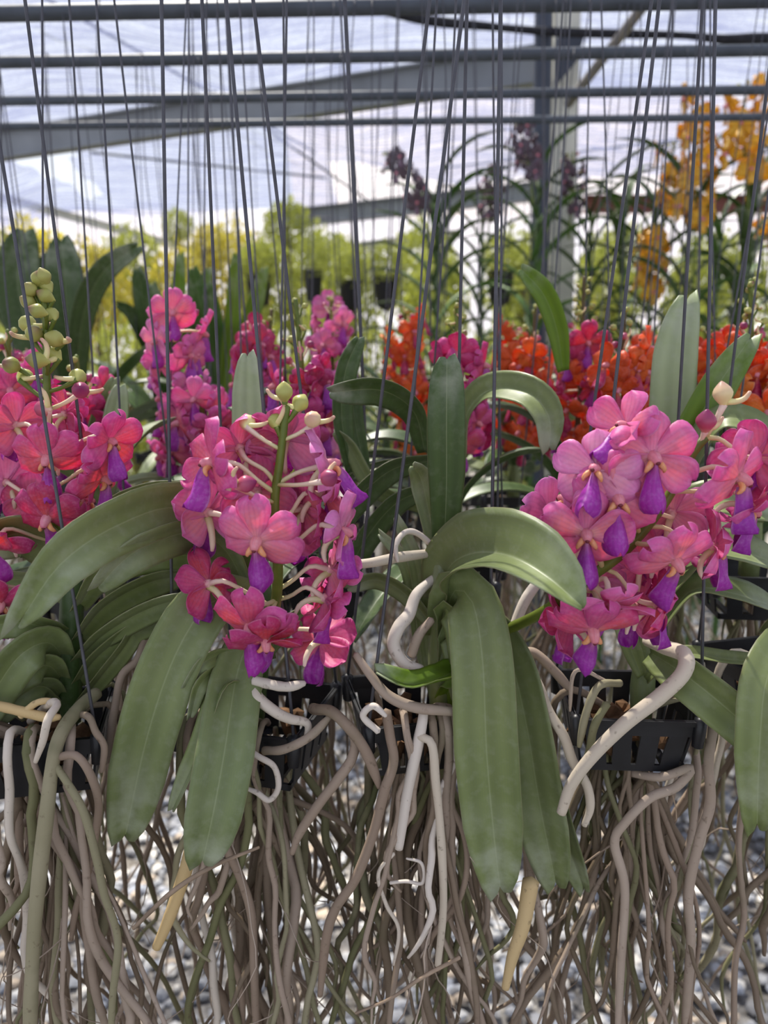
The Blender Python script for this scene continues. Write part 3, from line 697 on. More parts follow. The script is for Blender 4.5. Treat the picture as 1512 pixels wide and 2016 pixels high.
for x, y, yaw, pit, s, kd, cl in ((92, 903, 4, 30, .0225, 'rose', 0), (92, 1022, -6, 34, .0235, 'crimson', 0), (216, 868, 58, 10, .0215, 'rose', .5), (204, 942, 72, 25, .022, 'rose', .15), (30, 838, -120, 5, .022, 'pink', .1), (12, 950, -140, 0, .022, 'blush', 0), (155, 866, 150, 0, .021, 'pink', 0), (168, 985, 130, 10, .021, 'rose', 0), (-14, 1072, -30, 35, .022, 'crimson', 0), (2, 1190, 12, 40, .021, 'crimson', .1), (60, 985, -160, 0, .02, 'pink', 0), (130, 815, 140, -10, .019, 'rose', .3)):
    best(lambda d: flower(A, P(x, y, YA-.026*math.cos(R(yaw))+d), yaw, pit, s, kd, SA, closed=cl), NUDGE, A.name)
# ---------- plant B
B = thing('orchid_plant', P(500, 1400, .50), 'orchid with an upright pink spike and cream green buds, big drooping leaves', 'orchid')
bf = Buf(); bf.tube([P(500, 1430, .50), P(505, 1300, .505), P(515, 1180, .51), P(515, 1080, .52)], [.007, .009, .008, .004], n=16, seg=10); reg_objs([bf.build('stem', M['leaf_dark'], B, B.location)], B.name)
for pts, wpx, ang, fold, m in (
    ([(500, 1180, .515), (440, 1060, .50), (350, 1000, .47), (230, 1035, .43), (120, 1110, .40), (38, 1225, .385)], 112, (0, -14, -12, -6), .34, 'leaf'),
    ([(505, 1210, .51), (450, 1090, .49), (380, 1048, .47), (285, 1075, .44), (235, 1110, .43), (193, 1155, .425)], 82, (-40, -36, -30), .42, 'leaf'),
    ([(500, 1140, .53), (420, 1000, .53), (330, 968, .52), (240, 990, .51), (170, 1040, .50)], 62, (-30, -30), .3, 'leaf'),
    ([(515, 1270, .50), (470, 1185, .48), (410, 1190, .465), (345, 1290, .455), (290, 1450, .45), (246, 1648, .45)], 118, (10, 8, 4), .28, 'leaf'),
    ([(515, 1300, .495), (494, 1262, .482), (466, 1330, .462), (442, 1480, .428), (420, 1600, .414), (398, 1698, .414)], 112, (-4, -6, -6), .30, 'leaf'),
    ([(505, 1060, .535), (494, 960, .54), (488, 850, .545), (487, 698, .55)], 64, (8, 4), .25, 'leaf_pale'),
    ([(520, 1290, .51), (560, 1230, .51), (610, 1200, .52), (660, 1180, .53)], 50, (40, 40), .4, 'leaf'),
    ([(505, 1345, .495), (440, 1350, .455), (395, 1470, .44), (342, 1592, .44)], 46, (50, 45), .5, 'leaf'),
    ([(510, 1330, .50), (455, 1290, .475), (405, 1300, .455), (365, 1350, .45)], 36, (-30, -30), .5, 'leaf'),
    ([(508, 1340, .50), (445, 1315, .47), (395, 1345, .45), (374, 1410, .445)], 34, (-30, -30), .5, 'leaf')):
    leaf_px(B, pts, wpx, ang, fold, m, **(dict(notch=.06, prof=[(0, .55), (.12, .75), (.35, 1), (.6, 1), (.8, .86), (.9, .66), (.96, .46), (1, .2)]) if pts[-1][0] == 38 else {}))
SB = stalk_px(B, [(520, 1300, .50), (538, 1215, .463), (546, 1160, .447), (547, 1085, .44), (541, 990, .44), (551, 910, .44), (560, 835, .44), (565, 800, .44)], .0042, .0022)
for u, v, tone, lean, sy_ in ((580, 440, 'cream', (-70, 10), 260), (820, 280, 'green', (-15, 10), 60), (890, 340, 'green', (30, 30), 100), (770, 440, 'green', (-20, 60), 200), (1010, 420, 'cream', (60, 20), 280), (1060, 780, 'pink', (40, 55), 20), (520, 810, 'pink', (-30, 75), 100)):
    yy = .44-(.026 if lean[1] > 50 and v > 500 else 0); best(lambda d: bud(B, P(300+u*.3175, 700+v*.3175, yy+d), .0135, tone, SB, lean, True, sy_), NUDGE, B.name)
for x, y, yaw, pit, s, kd, cl in ((505, 1066, -6, 22, .0252, 'pink', 0), (646, 915, 100, -12, .0245, 'blush', .1), (640, 975, 125, 10, .0235, 'pink', 0), (418, 912, -62, -6, .024, 'rose', .35), (408, 1010, -140, 6, .0255, 'blush', 0), (505, 968, -165, 0, .024, 'pink', 0), (672, 1046, 76, 12, .0235, 'blush', .15), (580, 1036, 158, 10, .023, 'pink', 0), (652, 1122, 118, 16, .023, 'pink', .25), (642, 1180, 100, 35, .0225, 'rose', .35), (408, 1150, -118, 15, .022, 'rose', .45), (492, 1236, -10, 36, .0245, 'rose', 0), (523, 1262, 16, 55, .022, 'crimson', .1), (632, 1258, 150, 42, .0245, 'rose', .3), (563, 862, 172, -12, .0235, 'blush', 0), (470, 880, -150, -25, .0235, 'pink', 0), (600, 1000, 140, -5, .023, 'pink', 0)):
    best(lambda d: flower(B, P(x, y, YB-.026*math.cos(R(yaw))+d), yaw, pit, s*1.0, kd, SB, closed=cl), NUDGE, B.name)
bf = Buf()
for q in range(6): bf.ico(P(538+random.uniform(-10, 10), 1218+random.uniform(-10, 10), .462), [random.uniform(.002, .004) for _ in range(3)], .4)
bf.build('dry_bract', M['husk'], B, B.location)
# ---------- plant C (centre) with the spike that leans right
C_ = thing('orchid_plant', P(850, 1400, .50), 'orchid with broad leaf standing straight up and long strap leaves hanging down', 'orchid')
bf = Buf(); bf.tube([P(868, 1430, .50), P(868, 1330, .50), P(868, 1240, .50), P(868, 1130, .50), P(872, 1070, .50)], [.007, .009, .0085, .007, .004], n=18, seg=10); reg_objs([bf.build('stem', M['leaf'], C_, C_.location)], C_.name)
up_prof = [(0, .55), (.2, .72), (.5, .98), (.7, 1), (.85, .92), (.93, .78), (.97, .62), (1, .4)]
for pts, wpx, ang, fold, m, kw in (
    ([(872, 1120, .505), (876, 1040, .50), (879, 950, .495), (879, 830, .49), (880, 704, .49)], 76, (0, 0), .22, 'leaf_dark', dict(prof=up_prof, notch=.02)),
    ([(862, 1200, .51), (856, 1090, .515), (842, 1000, .52), (828, 940, .52), (812, 918, .515)], 58, (50, 46, 30, -10), .35, 'leaf', {}),
    ([(868, 1190, .505), (884, 1118, .49), (935, 1088, .455), (1010, 1096, .418), (1080, 1138, .392), (1146, 1197, .375)], 156, (-52, -40, -28, -26, -30), (.6, .55, .62, .66, .7), 'leaf', dict(prof=[(0, .5), (.15, .72), (.4, 1), (.65, 1), (.82, .84), (.92, .56), (.97, .34), (1, .12)], notch=.01)),
    ([(868, 1250, .50), (893, 1165, .485), (930, 1185, .465), (950, 1300, .45), (958, 1480, .445), (972, 1640, .445), (985, 1752, .447)], 124, (12, 8, 2, 0), .20, 'leaf', {}),
    ([(880, 1290, .51), (940, 1220, .50), (1000, 1290, .485), (1035, 1420, .475), (1062, 1580, .47), (1095, 1742, .468)], 112, (22, 22, 18), .26, 'leaf', {}),
    ([(880, 1320, .52), (960, 1270, .51), (1020, 1340, .50), (1070, 1500, .495), (1110, 1640, .49), (1150, 1750, .488)], 74, (40, 35), .3, 'leaf', {}),
    ([(868, 1400, .50), (892, 1330, .485), (868, 1335, .465), (805, 1348, .452), (742, 1322, .45)], 62, (-20, 30, 60, 48), .5, 'leaf_fresh', {}),
    ([(866, 1340, .50), (880, 1250, .49), (898, 1300, .48), (902, 1380, .478)], 44, (40, 30), .4, 'leaf', {}),
    ([(866, 1300, .50), (874, 1200, .488), (900, 1240, .478), (905, 1330, .476)], 50, (50, 40), .4, 'leaf', {}),
    ([(852, 1375, .515), (838, 1280, .53), (820, 1120, .53), (780, 1020, .53)], 34, (20, 10), .4, 'leaf', {}),
    ([(852, 1370, .52), (828, 1280, .54), (800, 1120, .54), (748, 1052, .54)], 30, (20, 10), .4, 'leaf', {}),
    ([(860, 1240, .52), (800, 1170, .53), (740, 1140, .54), (684, 1158, .54)], 40, (-30, -30), .4, 'leaf', {})):
    leaf_px(C_, pts, wpx, ang, fold, m, **kw)
SC_ = stalk_px(C_, [(872, 1300, .50), (930, 1262, .50), (1005, 1236, .485), (1075, 1201, .462), (1159, 1138, .445), (1226, 1088, .44), (1286, 1021, .44), (1332, 951, .44), (1364, 891, .44), (1388, 862, .44)], .0042, .0026)
for u, v, tone, lean, sy_ in ((1265, 160, 'cream', (0, 10), 250), (1160, 310, 'pink', (10, 12), 300)):
    best(lambda d: bud(C_, P(980+u*.3519, 740+v*.3519, .438+d), .0155, tone, SC_, lean, True, sy_), NUDGE, C_.name)
for x, y, yaw, pit, s, kd, cl in ((1286, 900, 4, 8, .0258, 'pink', 0), (1216, 982, -4, 6, .0262, 'pink', 0), (1155, 1052, -10, 8, .0252, 'pink', 0), (1172, 925, -28, -18, .0245, 'blush', 0), (1230, 842, -60, -25, .0225, 'pink', .45), (1200, 868, -105, -8, .022, 'blush', 0), (1082, 1012, -150, -14, .0235, 'blush', .1), (1120, 985, -118, -14, .0235, 'blush', 0), (1455, 940, 48, 20, .026, 'pink', .1), (1492, 900, 120, 6, .024, 'pink', 0), (1330, 1106, 24, 36, .0245, 'pink', .1), (1408, 1076, 86, 4, .0225, 'pink', .2), (1322, 1010, 160, 0, .024, 'blush', 0), (1262, 1105, 165, 8, .0225, 'pink', 0), (1200, 1190, 12, 66, .0245, 'pink', .2), (1120, 1226, -130, 20, .0225, 'rose', .3), (1168, 1242, 2, 46, .025, 'rose', 0), (1292, 1192, 98, 20, .0225, 'rose', .2), (1250, 1195, 140, 30, .022, 'pink', .2), (1160, 1150, -170, 10, .022, 'blush', 0), (1480, 1000, 70, 40, .022, 'rose', .3)):
    best(lambda d: flower(C_, P(x, y, YC_-.026*math.cos(R(yaw))+d), yaw, pit, s*1.0, kd, SC_, closed=cl), NUDGE, C_.name)
# ---------- plant D (right) and plant E (right edge)
D_ = thing('orchid_plant', P(1260, 1420, .515), 'orchid in the square basket, its thick pale root bending out over the rim', 'orchid')
bf = Buf(); bf.tube([P(1262, 1440, .51), P(1264, 1360, .515), P(1275, 1270, .525), P(1285, 1180, .53)], [.007, .009, .008, .004], n=16, seg=10); reg_objs([bf.build('stem', M['leaf'], D_, D_.location)], D_.name)
for pts, wpx, ang, fold, m in (
    ([(1282, 1285, .49), (1340, 1322, .458), (1420, 1385, .442), (1520, 1475, .435)], 92, (20, 14, 10), .55, 'leaf'),
    ([(1285, 1260, .52), (1360, 1165, .51), (1440, 1168, .50), (1530, 1198, .50)], 78, (-60, -56), .35, 'leaf'),
    ([(1285, 1200, .53), (1380, 1090, .52), (1450, 1085, .51), (1535, 1112, .505)], 84, (-50, -46), .35, 'leaf'),
    ([(1282, 1180, .54), (1330, 1040, .54), (1400, 985, .53), (1530, 1010, .53)], 86, (-40, -36), .3, 'leaf'),
    ([(1275, 1340, .50), (1330, 1290, .49), (1440, 1300, .48), (1560, 1310, .48)], 36, (-40, -46), .5, 'leaf'),
    ([(1262, 1330, .51), (1235, 1260, .51), (1215, 1200, .52)], 40, (20, 10), .4, 'leaf'),
    ([(1280, 1150, .55), (1310, 1000, .555), (1340, 900, .56), (1400, 780, .56), (1478, 664, .56)], 74, (14, 10, 6), .4, 'leaf_fresh'),
    ([(1290, 1150, .57), (1312, 1000, .575), (1322, 860, .58), (1330, 700, .585), (1352, 586, .59)], 88, (-8, -6, 0), .25, 'leaf_pale'),
    ([(1340, 960, .56), (1400, 840, .55), (1470, 830, .54), (1560, 900, .53)], 62, (-40, -40),   .3, 'leaf')):
    leaf_px(D_, pts, wpx, ang, fold, m)
E_ = thing('orchid_plant', P(1600, 1380, .50), 'orchid whose leaf hangs over the far right basket, mostly out of view', 'orchid')
bf = Buf(); bf.tube([P(1578, 1362, .545), P(1592, 1250, .535), P(1600, 1150, .53)], [.008, .009, .004], n=10, seg=9); reg_objs([bf.build('stem', M['leaf_dark'], E_, E_.location)], E_.name)
leaf_px(E_, [(1625, 1320, .52), (1565, 1262, .465), (1512, 1330, .43), (1496, 1460, .42), (1490, 1628, .42)], 92, (0, -6), .25, 'leaf')
leaf_px(E_, [(1595, 1250, .54), (1550, 1215, .57), (1505, 1245, .59)], 50, (-40, -40), .3, 'leaf')
# ---------- placed roots
for par, pts, r, m in (
    (A, [(190, 1365, .47), (158, 1392, .452), (122, 1440, .432), (104, 1500, .422), (92, 1600, .416), (80, 1700, .414), (68, 1820, .412), (62, 1930, .412), (58, 2060, .412)], [13, 14, 13, 15, 15, 14, 13, 15, 13], 'root_green'),
    (A, [(104, 1500, .422), (135, 1545, .418), (165, 1600, .416), (190, 1690, .416), (205, 1760, .416), (232, 1850, .416), (222, 1960, .416), (218, 2050, .416)], [7, 8, 8, 8, 7, 8, 7, 7], 'root_green'),
    (A, [(115, 1490, .425), (150, 1488, .418), (178, 1525, .42), (194, 1580, .43), (188, 1640, .44), (172, 1720, .44), (150, 1790, .44), (140, 1850, .44)], 8, 'root'),
    (A, [(60, 1420, .47), (98, 1385, .44), (112, 1388, .425), (95, 1415, .413), (84, 1460, .412), (70, 1500, .414)], 8, 'root_pale'),
    (A, [(-20, 1385, .445), (40, 1400, .44), (90, 1412, .438), (118, 1412, .438)], 10, 'root_tan'),
    (A, [(40, 1410, .44), (70, 1385, .44), (100, 1378, .44)], 7, 'root_tan'),
    (A, [(150, 1405, .45), (175, 1412, .445), (188, 1440, .445), (205, 1470, .445), (200, 1520, .445)], 7, 'root'),
    (A, [(210, 1500, .46), (225, 1400, .47), (240, 1330, .475), (270, 1300, .48), (290, 1255, .49), (330, 1230, .50)], 8, 'root'),
    (A, [(50, 1620, .46), (90, 1580, .45), (105, 1520, .45)], 9, 'root'),
    (A, [(95, 1640, .445), (160, 1740, .44), (165, 1790, .44), (175, 1860, .44), (190, 1960, .44), (215, 2040, .44)], 9, 'root'),
    (A, [(10, 1520, .44), (25, 1550, .44), (20, 1620, .44), (15, 1700, .445)], 8, 'root'),
    (B, [(508, 1345, .465), (505, 1370, .455), (540, 1400, .45), (570, 1415, .452), (605, 1425, .455), (602, 1460, .455)], [11, 12, 11, 10, 8, 5], 'root_pale'),
    (B, [(500, 1340, .46), (560, 1352, .452), (600, 1345, .455)], 10, 'root_pale'),
    (B, [(520, 1478, .455), (560, 1475, .448), (610, 1450, .448), (650, 1410, .452)], 9, 'root'),
    (B, [(615, 1395, .47), (650, 1400, .455), (680, 1425, .45), (705, 1455, .45), (725, 1490, .45), (748, 1550, .452)], 11, 'root'),
    (B, [(618, 1398, .475), (655, 1404, .46), (696, 1446, .452), (694, 1490, .448), (665, 1535, .445), (630, 1580, .445), (590, 1640, .448), (575, 1680, .45)], 10, 'root'),
    (B, [(480, 1470, .45), (510, 1490, .445), (540, 1510, .445), (548, 1550, .445), (530, 1575, .445), (505, 1560, .445), (480, 1550, .448)], 6, 'root_pale'),
    (B, [(392, 1600, .47), (372, 1690, .435), (350, 1760, .428), (328, 1820, .425), (308, 1865, .425)], [13, 14, 13, 12, 9], 'root_tan'),
    (B, [(350, 1530, .46), (400, 1570, .455), (430, 1640, .455), (470, 1720, .455), (495, 1800, .455), (500, 1900, .455), (505, 2050, .455)], 9, 'root'),
    (C_, [(840, 1090, .50), (780, 1098, .485), (730, 1108, .475), (690, 1112, .475)], [9, 11, 10, 9], 'root_pale'),
    (C_, [(866, 1088, .505), (825, 1052, .495), (798, 1048, .49), (779, 1074, .482), (783, 1106, .478)], 6, 'root_pale'),
    (C_, [(866, 1130, .505), (822, 1168, .49), (805, 1210, .48), (785, 1235, .472), (775, 1270, .47), (795, 1305, .468), (830, 1318, .47)], [9, 10, 12, 13, 13, 12, 9], 'root_pale'),
    (C_, [(850, 1220, .48), (825, 1250, .475), (810, 1290, .475)], [8, 10, 10], 'root'),
    (C_, [(700, 1288, .455), (730, 1330, .45), (765, 1370, .447), (815, 1392, .447), (880, 1400, .45), (930, 1405, .46)], [7, 9, 11, 11, 9, 8], 'root'),
    (C_, [(835, 1395, .455), (830, 1430, .45), (815, 1500, .448), (800, 1570, .448), (785, 1670, .448)], [9, 12, 11, 11, 9], 'root_pale'),
    (C_, [(825, 1450, .448), (850, 1465, .444), (858, 1540, .444), (866, 1620, .446), (872, 1720, .446), (872, 1800, .446), (862, 1900, .446)], [8, 9, 8, 9, 8, 8, 7], 'root_pale'),
    (C_, [(760, 1400, .452), (768, 1450, .45), (775, 1500, .45), (756, 1560, .45), (735, 1640, .45), (700, 1730, .45), (660, 1790, .45), (642, 1850, .45), (630, 1960, .45)], 10, 'root'),
    (C_, [(775, 1680, .447), (745, 1720, .445), (760, 1780, .445), (785, 1830, .446), (775, 1900, .446)], 4, 'root_pale'),
    (C_, [(768, 1738, .446), (800, 1735, .444), (832, 1738, .444), (830, 1700, .446), (800, 1690, .447)], 3.5, 'root_pale'),
    (C_, [(745, 1440, .44), (715, 1410, .44), (735, 1390, .438), (760, 1410, .436)], 7, 'root_pale'),
    (C_, [(1020, 1305, .49), (1055, 1340, .48), (1080, 1400, .475), (1110, 1450, .472), (1128, 1500, .47), (1155, 1545, .468), (1162, 1590, .468), (1150, 1625, .468)], [9, 10, 10, 10, 10, 9, 9, 6], 'root_pale'),
    (C_, [(1010, 1290, .50), (1050, 1285, .495), (1090, 1320, .49), (1125, 1360, .49)], 10, 'root'),
    (C_, [(1005, 1255, .51), (1030, 1190, .515), (1056, 1150, .52), (1090, 1110, .53)], [10, 11, 9], 'root_pale'),
    (C_, [(1045, 1735, .46), (1030, 1820, .455), (1010, 1880, .452), (995, 1945, .452)], [17, 15, 12, 8], 'root_tan'),
    (D_, [(1275, 1262, .50), (1310, 1275, .465), (1348, 1290, .445), (1345, 1325, .437), (1300, 1370, .435), (1230, 1425, .435), (1165, 1490, .438), (1125, 1545, .442), (1105, 1600, .445)], [12, 14, 16, 15, 15, 14, 13, 12, 10], 'root_pale'),
    (D_, [(1220, 1345, .47), (1180, 1350, .455), (1155, 1400, .452), (1140, 1470, .455)], 8, 'root_green'),
    (D_, [(1190, 1340, .46), (1150, 1320, .455), (1128, 1330, .455), (1122, 1400, .46)], 4, 'root'),
    (D_, [(1195, 1385, .453), (1170, 1430, .45), (1160, 1480, .452), (1140, 1540, .455)], 8, 'root_green'),
    (D_, [(1240, 1520, .485), (1300, 1530, .468), (1360, 1512, .468), (1330, 1550, .468), (1280, 1570, .468), (1230, 1620, .468), (1210, 1660, .47), (1230, 1750, .47), (1222, 1900, .47), (1215, 2050, .47)], 9, 'root'),
    (D_, [(1405, 1420, .47), (1395, 1500, .465), (1398, 1580, .465), (1375, 1660, .465), (1355, 1760, .465), (1360, 1860, .465), (1345, 2050, .465)], 10, 'root')):
    root_px(par, pts, r, m)
# dry twigs caught in the roots
for pts, r, lab in (([(510, 1668, .43), (420, 1705, .418), (340, 1755, .412), (262, 1828, .408)], [3, 4.5, 5, 4], 'dry brown tipped twig slanting across the roots'), ([(905, 1885, .425), (830, 1925, .42), (770, 1965, .418), (700, 1995, .418)], [4, 4, 3, 2.5], 'thin dark twig caught low in the hanging roots')):
    W = [P(*p) for p in pts]; bf = Buf(); bf.tube([tuple(p) for p in W], [q*mpp(W[0]) for q in r], n=20, seg=7); o = bf.build('twig', M['twig']); tag(o, lab, 'twig'); reg_objs([o], o.name)
# ---------- hanging root curtains of the front row
FB = ((A, basketA, 95, .040, R(12), .039, 40, 10), (B, basketB, 515, .044, R(-15), .042, 48, 12), (C_, basketC, 814, .041, R(12), .038, 46, 9), (D_, basketD, 1220, .0405, R(-3), .040, 48, 6), (E_, basketE, 1540, .045, R(15), .042, 20, 4))
def curtains():
    for par, bk, _x, hf, rt, hh, n, nd in FB:
        drape_roots(par, bk.location.copy(), hf, hh, nd, rot=rt)
    for par, bk, _x, hf, rt, hh, n, nd in FB:
        hang_roots(par, bk.location.copy(), hf, n, (.14, .44), (.0019, .0036), ['root_dark', 'root_dark', 'root', 'root_green'], spread=.9, wander=.013, rot=rt)
        rootlets(par, bk.location.copy(), hf, 14, (.08, .25))
def drape_roots(parent, c, half, h, n, rads=(.0016, .0030), rot=0):
    """roots climbing out over the rim and down the outside"""
    ca, sa = math.cos(rot), math.sin(rot)
    for k in range(n):
        mt = random.choice(('root', 'root', 'root_pale', 'root_dark', 'root_green')); keep = None; kn = 99
        for tr in range(14):
            r = random.uniform(*rads); f = random.uniform(-.8, .8); sd = random.choice((0, 0, 0, 1, 2)); w = half
            loc = lambda d, u: {0: Vector((u, -d, 0)), 1: Vector((d, u, 0)), 2: Vector((-d, u, 0))}[sd]
            at = lambda d, u, z: c+Vector((loc(d, u).x*ca-loc(d, u).y*sa, loc(d, u).x*sa+loc(d, u).y*ca, z))
            u = f*w; g_ = .004+r
            pts = [at(w*.35, u*.6, h*.85), at(w*.75, u*.9, h+g_*.8), at(w*1.02, u, h+g_+.001), at(w*1.06+g_*1.2, u, h-.004), at(w*1.05+g_, u+random.uniform(-.006, .006), h*.35), at(w*1.03+g_, u+random.uniform(-.009, .009), -.006)]
            pts = [tuple(q) for q in pts]+root_path(tuple(Vector(pts[-1])+Vector((0, 0, -.014))), random.uniform(.06, .34), random.uniform(.1, .5), .016, 11)
            b = Buf(); b.tube(pts, [r*random.uniform(.85, 1.12) for _ in range(10)]+[r*.7, r*.4], n=42, seg=8); g = tube_geo(b); hh = hits([g], parent.name)
            if hh < kn: keep, kn, kg = b, hh, g
            if hh == 0: break
        reg([kg], parent.name); keep.build('aerial_root', M[mt], parent, parent.location)
curtains()
# ================================================================== ROWS BEHIND
def fan(parent, base, h, n, L, w, az, mats, droop=.9, top=70, low=15, ref='up', fold=.35):
    """two ranks of arching strap leaves up a short stem"""
    b = Buf(); b.tube([base, base+Vector((0, 0, h*.5)), base+Vector((0, 0, h))], [.009, .009, .005], n=6, seg=7); b.build('stem', M[mats[0]], parent, parent.location)   # its place was taken in pre()
    for k in range(n):
        t = k/max(1, n-1); sd = 1 if k % 2 else -1; best(lambda tr: fan_leaf(parent, base+Vector((0, 0, .022+(h-.012)*t)), t, sd, L*(1-.045*tr), w, az, mats, droop, top, low, ref, fold), range(16), parent.name)
def fan_leaf(parent, s, t, sd, L, w, az, mats, droop, top, low, ref, fold):
        a = az+random.uniform(-.7, .7)
        d = Vector((math.cos(a)*sd, math.sin(a)*sd, 0)); el = R(low+(top-low)*t+random.uniform(-8, 8)); l = L*random.uniform(.8, 1.15)*(1-.25*t)
        pts = [s]; p = s.copy(); dr = droop*random.uniform(.7, 1.2)
        for i in range(5):
            p = p+(d*math.cos(el)+Vector((0, 0, math.sin(el))))*l/5; pts.append(p.copy()); el -= dr*.32
        m = leaf_mesh([tuple(q) for q in pts], w*random.uniform(.85, 1.1), (random.uniform(-12, 12), random.uniform(-15, 15)), fold, random.choice(mats), parent.location, ref=ref, n=14)
        return obj('leaf', m, parent)
def spike(parent, pts, kind, nf, nb, s, r=.0032, stalk='stalk', full=False, spread=.020, tone='green', top=.78, up=0, low=.05, kinds=None):
    c = stalk_px(parent, pts, r, r*.6, stalk, 30); n = len(c); ga = 2.4
    for k in range(nf):
        t = low+(top-low)*(k+.3)/nf; p = c[min(n-1, int(t*(n-1)))]; a = k*ga+random.uniform(-.3, .3)
        yaw = math.degrees(a); yaw = (yaw+180) % 360-180
        if abs(yaw) > 135 and random.random() < .5: yaw *= .4
        kd = random.choice(kinds) if kinds else kind
        def make(tr):
            y2 = yaw+random.uniform(-1, 1)*tr*9; rr = spread*random.uniform(.85, 1.25)
            pos = Vector(p)+Vector((math.sin(R(y2))*rr, -math.cos(R(y2))*rr, random.uniform(.0, .012)))
            return flower(parent, pos, y2, random.uniform(0, 35)-up, s*random.uniform(.9, 1.06)*(1-.015*tr), kd, full=full, closed=max(0, random.gauss(.05, .12)))
        best(make, range(20), parent.name)
    for k in range(nb):
        t = top+(1-top)*(k+.5)/nb; p = c[min(n-1, int(t*(n-1)))]; a = k*ga; rr = spread*(.65-.5*k/nb)
        bud(parent, Vector((p[0]+math.cos(a)*rr, p[1]+math.sin(a)*rr, p[2]+.003)), s*(.5-.2*k/nb), tone if k > nb*.3 else ('pink' if kind != 'yellow' else 'green'), c, (60*math.cos(a), -60*math.sin(a)), k < nb*.6)
ROWS = {.66: 1212, .87: 1092, 1.07: 1020, 1.28: 974, 1.70: 898}
BASK = {}
def pre(x, Y, blabel):
    c = P(x, 974, Y); c.z = CAM.z-.235+random.uniform(-.015, .015); rot = random.uniform(-.3, .3); half = .041; ca, sa = math.cos(rot), math.sin(rot); wires = []
    for qx, qy in ((-1, -1), (1, -1), (1, 1), (-1, 1)):
        o = Vector((qx*half*.99*ca-qy*half*.99*sa, qx*half*.99*sa+qy*half*.99*ca, .037)); wires.append(hook(c+o, c.x+o.x*.3+random.uniform(-.008, .008), Y, random.uniform(-.005, .005)))
    make_basket('hanging_basket', c, half, .04, rot, blabel, wires=wires, detail=False, wire_r=.0009 if Y < 1 else .0008); b = Buf(); q = c+Vector((0, 0, .03)); b.tube([q, q+Vector((0, 0, .035)), q+Vector((0, 0, .07))], [.009, .009, .005], n=6, seg=7); reg([tube_geo(b)], 'stem'); BASK[(x, Y)] = (c, rot, RI[-1])
def plant(x, Y, label, nl, L, w, az, mats, joined=True, n_roots=17, h=.07, group=None, **kw):
    c, rot, st = BASK[(x, Y)]; t = thing('orchid_plant', c+Vector((0, 0, .03)), label, 'orchid', group); st[0] = t.name
    if nl: fan(t, c+Vector((0, 0, .03)), h, nl, L, w, az, mats, **kw)
    if n_roots: hang_roots(t, c.copy(), .041, n_roots, (.15, .5), (.0015, .0028), ['root_dark', 'root_dark', 'root', 'root_green'], joined=joined, spread=.55, seg=6, rot=rot)
    return t
LG = ['leaf', 'leaf_dark', 'leaf_dark']
ROW3 = ((60, 'third row orchid with pale pink spike left of the dense pink one', 'blush', 700), (500, 'third row orchid with deep magenta spike between two pink spikes', 'magenta', 650), (655, 'third row orchid with tall lilac pink spike and erect top flowers', 'pink', 585), (800, 'third row orchid with amber orange flowers', 'amber', 610), (1010, 'third row orchid with bright orange flowers beside the magenta spike', 'orange', 640), (1280, 'third row orchid with red flowers hidden behind the pale leaf', 'flame', 680))
ROW4 = ((30, 1.49, 'leafy orchid with wide dark leaves below the second pipe'), (180, 1.28, 'leafy orchid with broad upright leaves behind the olive bud spike'), (330, 1.49, 'leafy orchid between the broad leaved one and the round bushes'), (440, 1.28, 'leafy orchid behind the dense pink spike'), (640, 1.70, 'leafy orchid behind the lilac pink spike'), (760, 1.49, 'leafy orchid behind the amber flowers'), (900, 1.28, 'leafy orchid behind the loose magenta spike'), (1000, 1.70, 'leafy orchid in front of the slim dark post'), (1180, 1.28, 'leafy orchid behind the flame orange spikes'), (1300, 1.70, 'leafy orchid below the yellow orchids'), (1420, 1.28, 'leafy orchid under the yellow flowers beside the wide pale leaf'))
Y3 = {655: 1.04, 800: 1.10, 500: .90}
for x, Y, bl in ((215, .63, 'basket behind the crimson spike plant'), (420, .77, 'basket under the dense pink spike'), (640, .67, 'basket under the dark arching leaves'), (900, .68, 'basket behind the upright broad leaf'), (1110, .82, 'basket beneath the flame orange spikes'), (1320, .79, 'basket behind the square basket'), (1490, .66, 'basket below the orange spike with many buds')): pre(x, Y, bl)
for x, lab, kd, top_y in ROW3: pre(x, Y3.get(x, 1.07), 'basket of the ' + lab)
for x, Y, lab in ROW4: pre(x, Y, 'basket of the ' + lab)
# single loose wires of plants outside the frame
wl = [(20, .9), (100, 1.49), (160, 1.49), (215, 1.3), (285, 1.49), (385, 1.07), (395, 1.49), (560, 1.7), (660, 1.28), (672, 1.49), (700, 1.28), (712, 1.7), (720, 1.28), (860, 1.07), (870, 1.7), (1085, 1.28), (1105, 1.28), (1125, 1.49), (1150, 1.28), (1345, 1.49), (1360, 1.28), (1500, 1.28)]
for x, Y in wl:
    a = P(x, 150, Y); L = random.uniform(.5, .75)
    def make(tr):
        x0 = a.x+random.uniform(-1, 1)*.006*tr; b = Buf(); e = [random.uniform(-.012, .012) for _ in range(3)]; c, r = rod_at(Y, x0); r += .002
        b.tube([c+Vector((0, r*.8, r*.5)), c+Vector((0, 0, r)), c+Vector((0, -r, 0)), c+Vector((e[0], -r, -L*.3)), c+Vector((e[1], -r, -L*.65)), c+Vector((e[2]*1.6, -r, -L))], .0009, n=24, seg=5)
        return b.build('hanger_wire', M['wire'])
    o = best(make, range(8), 'hanger'); RI[-1][0] = o.name
    tag(o, 'thin grey hanger wire hanging loose from a far pipe', 'wire', 'loose hanger wires on the far pipes')
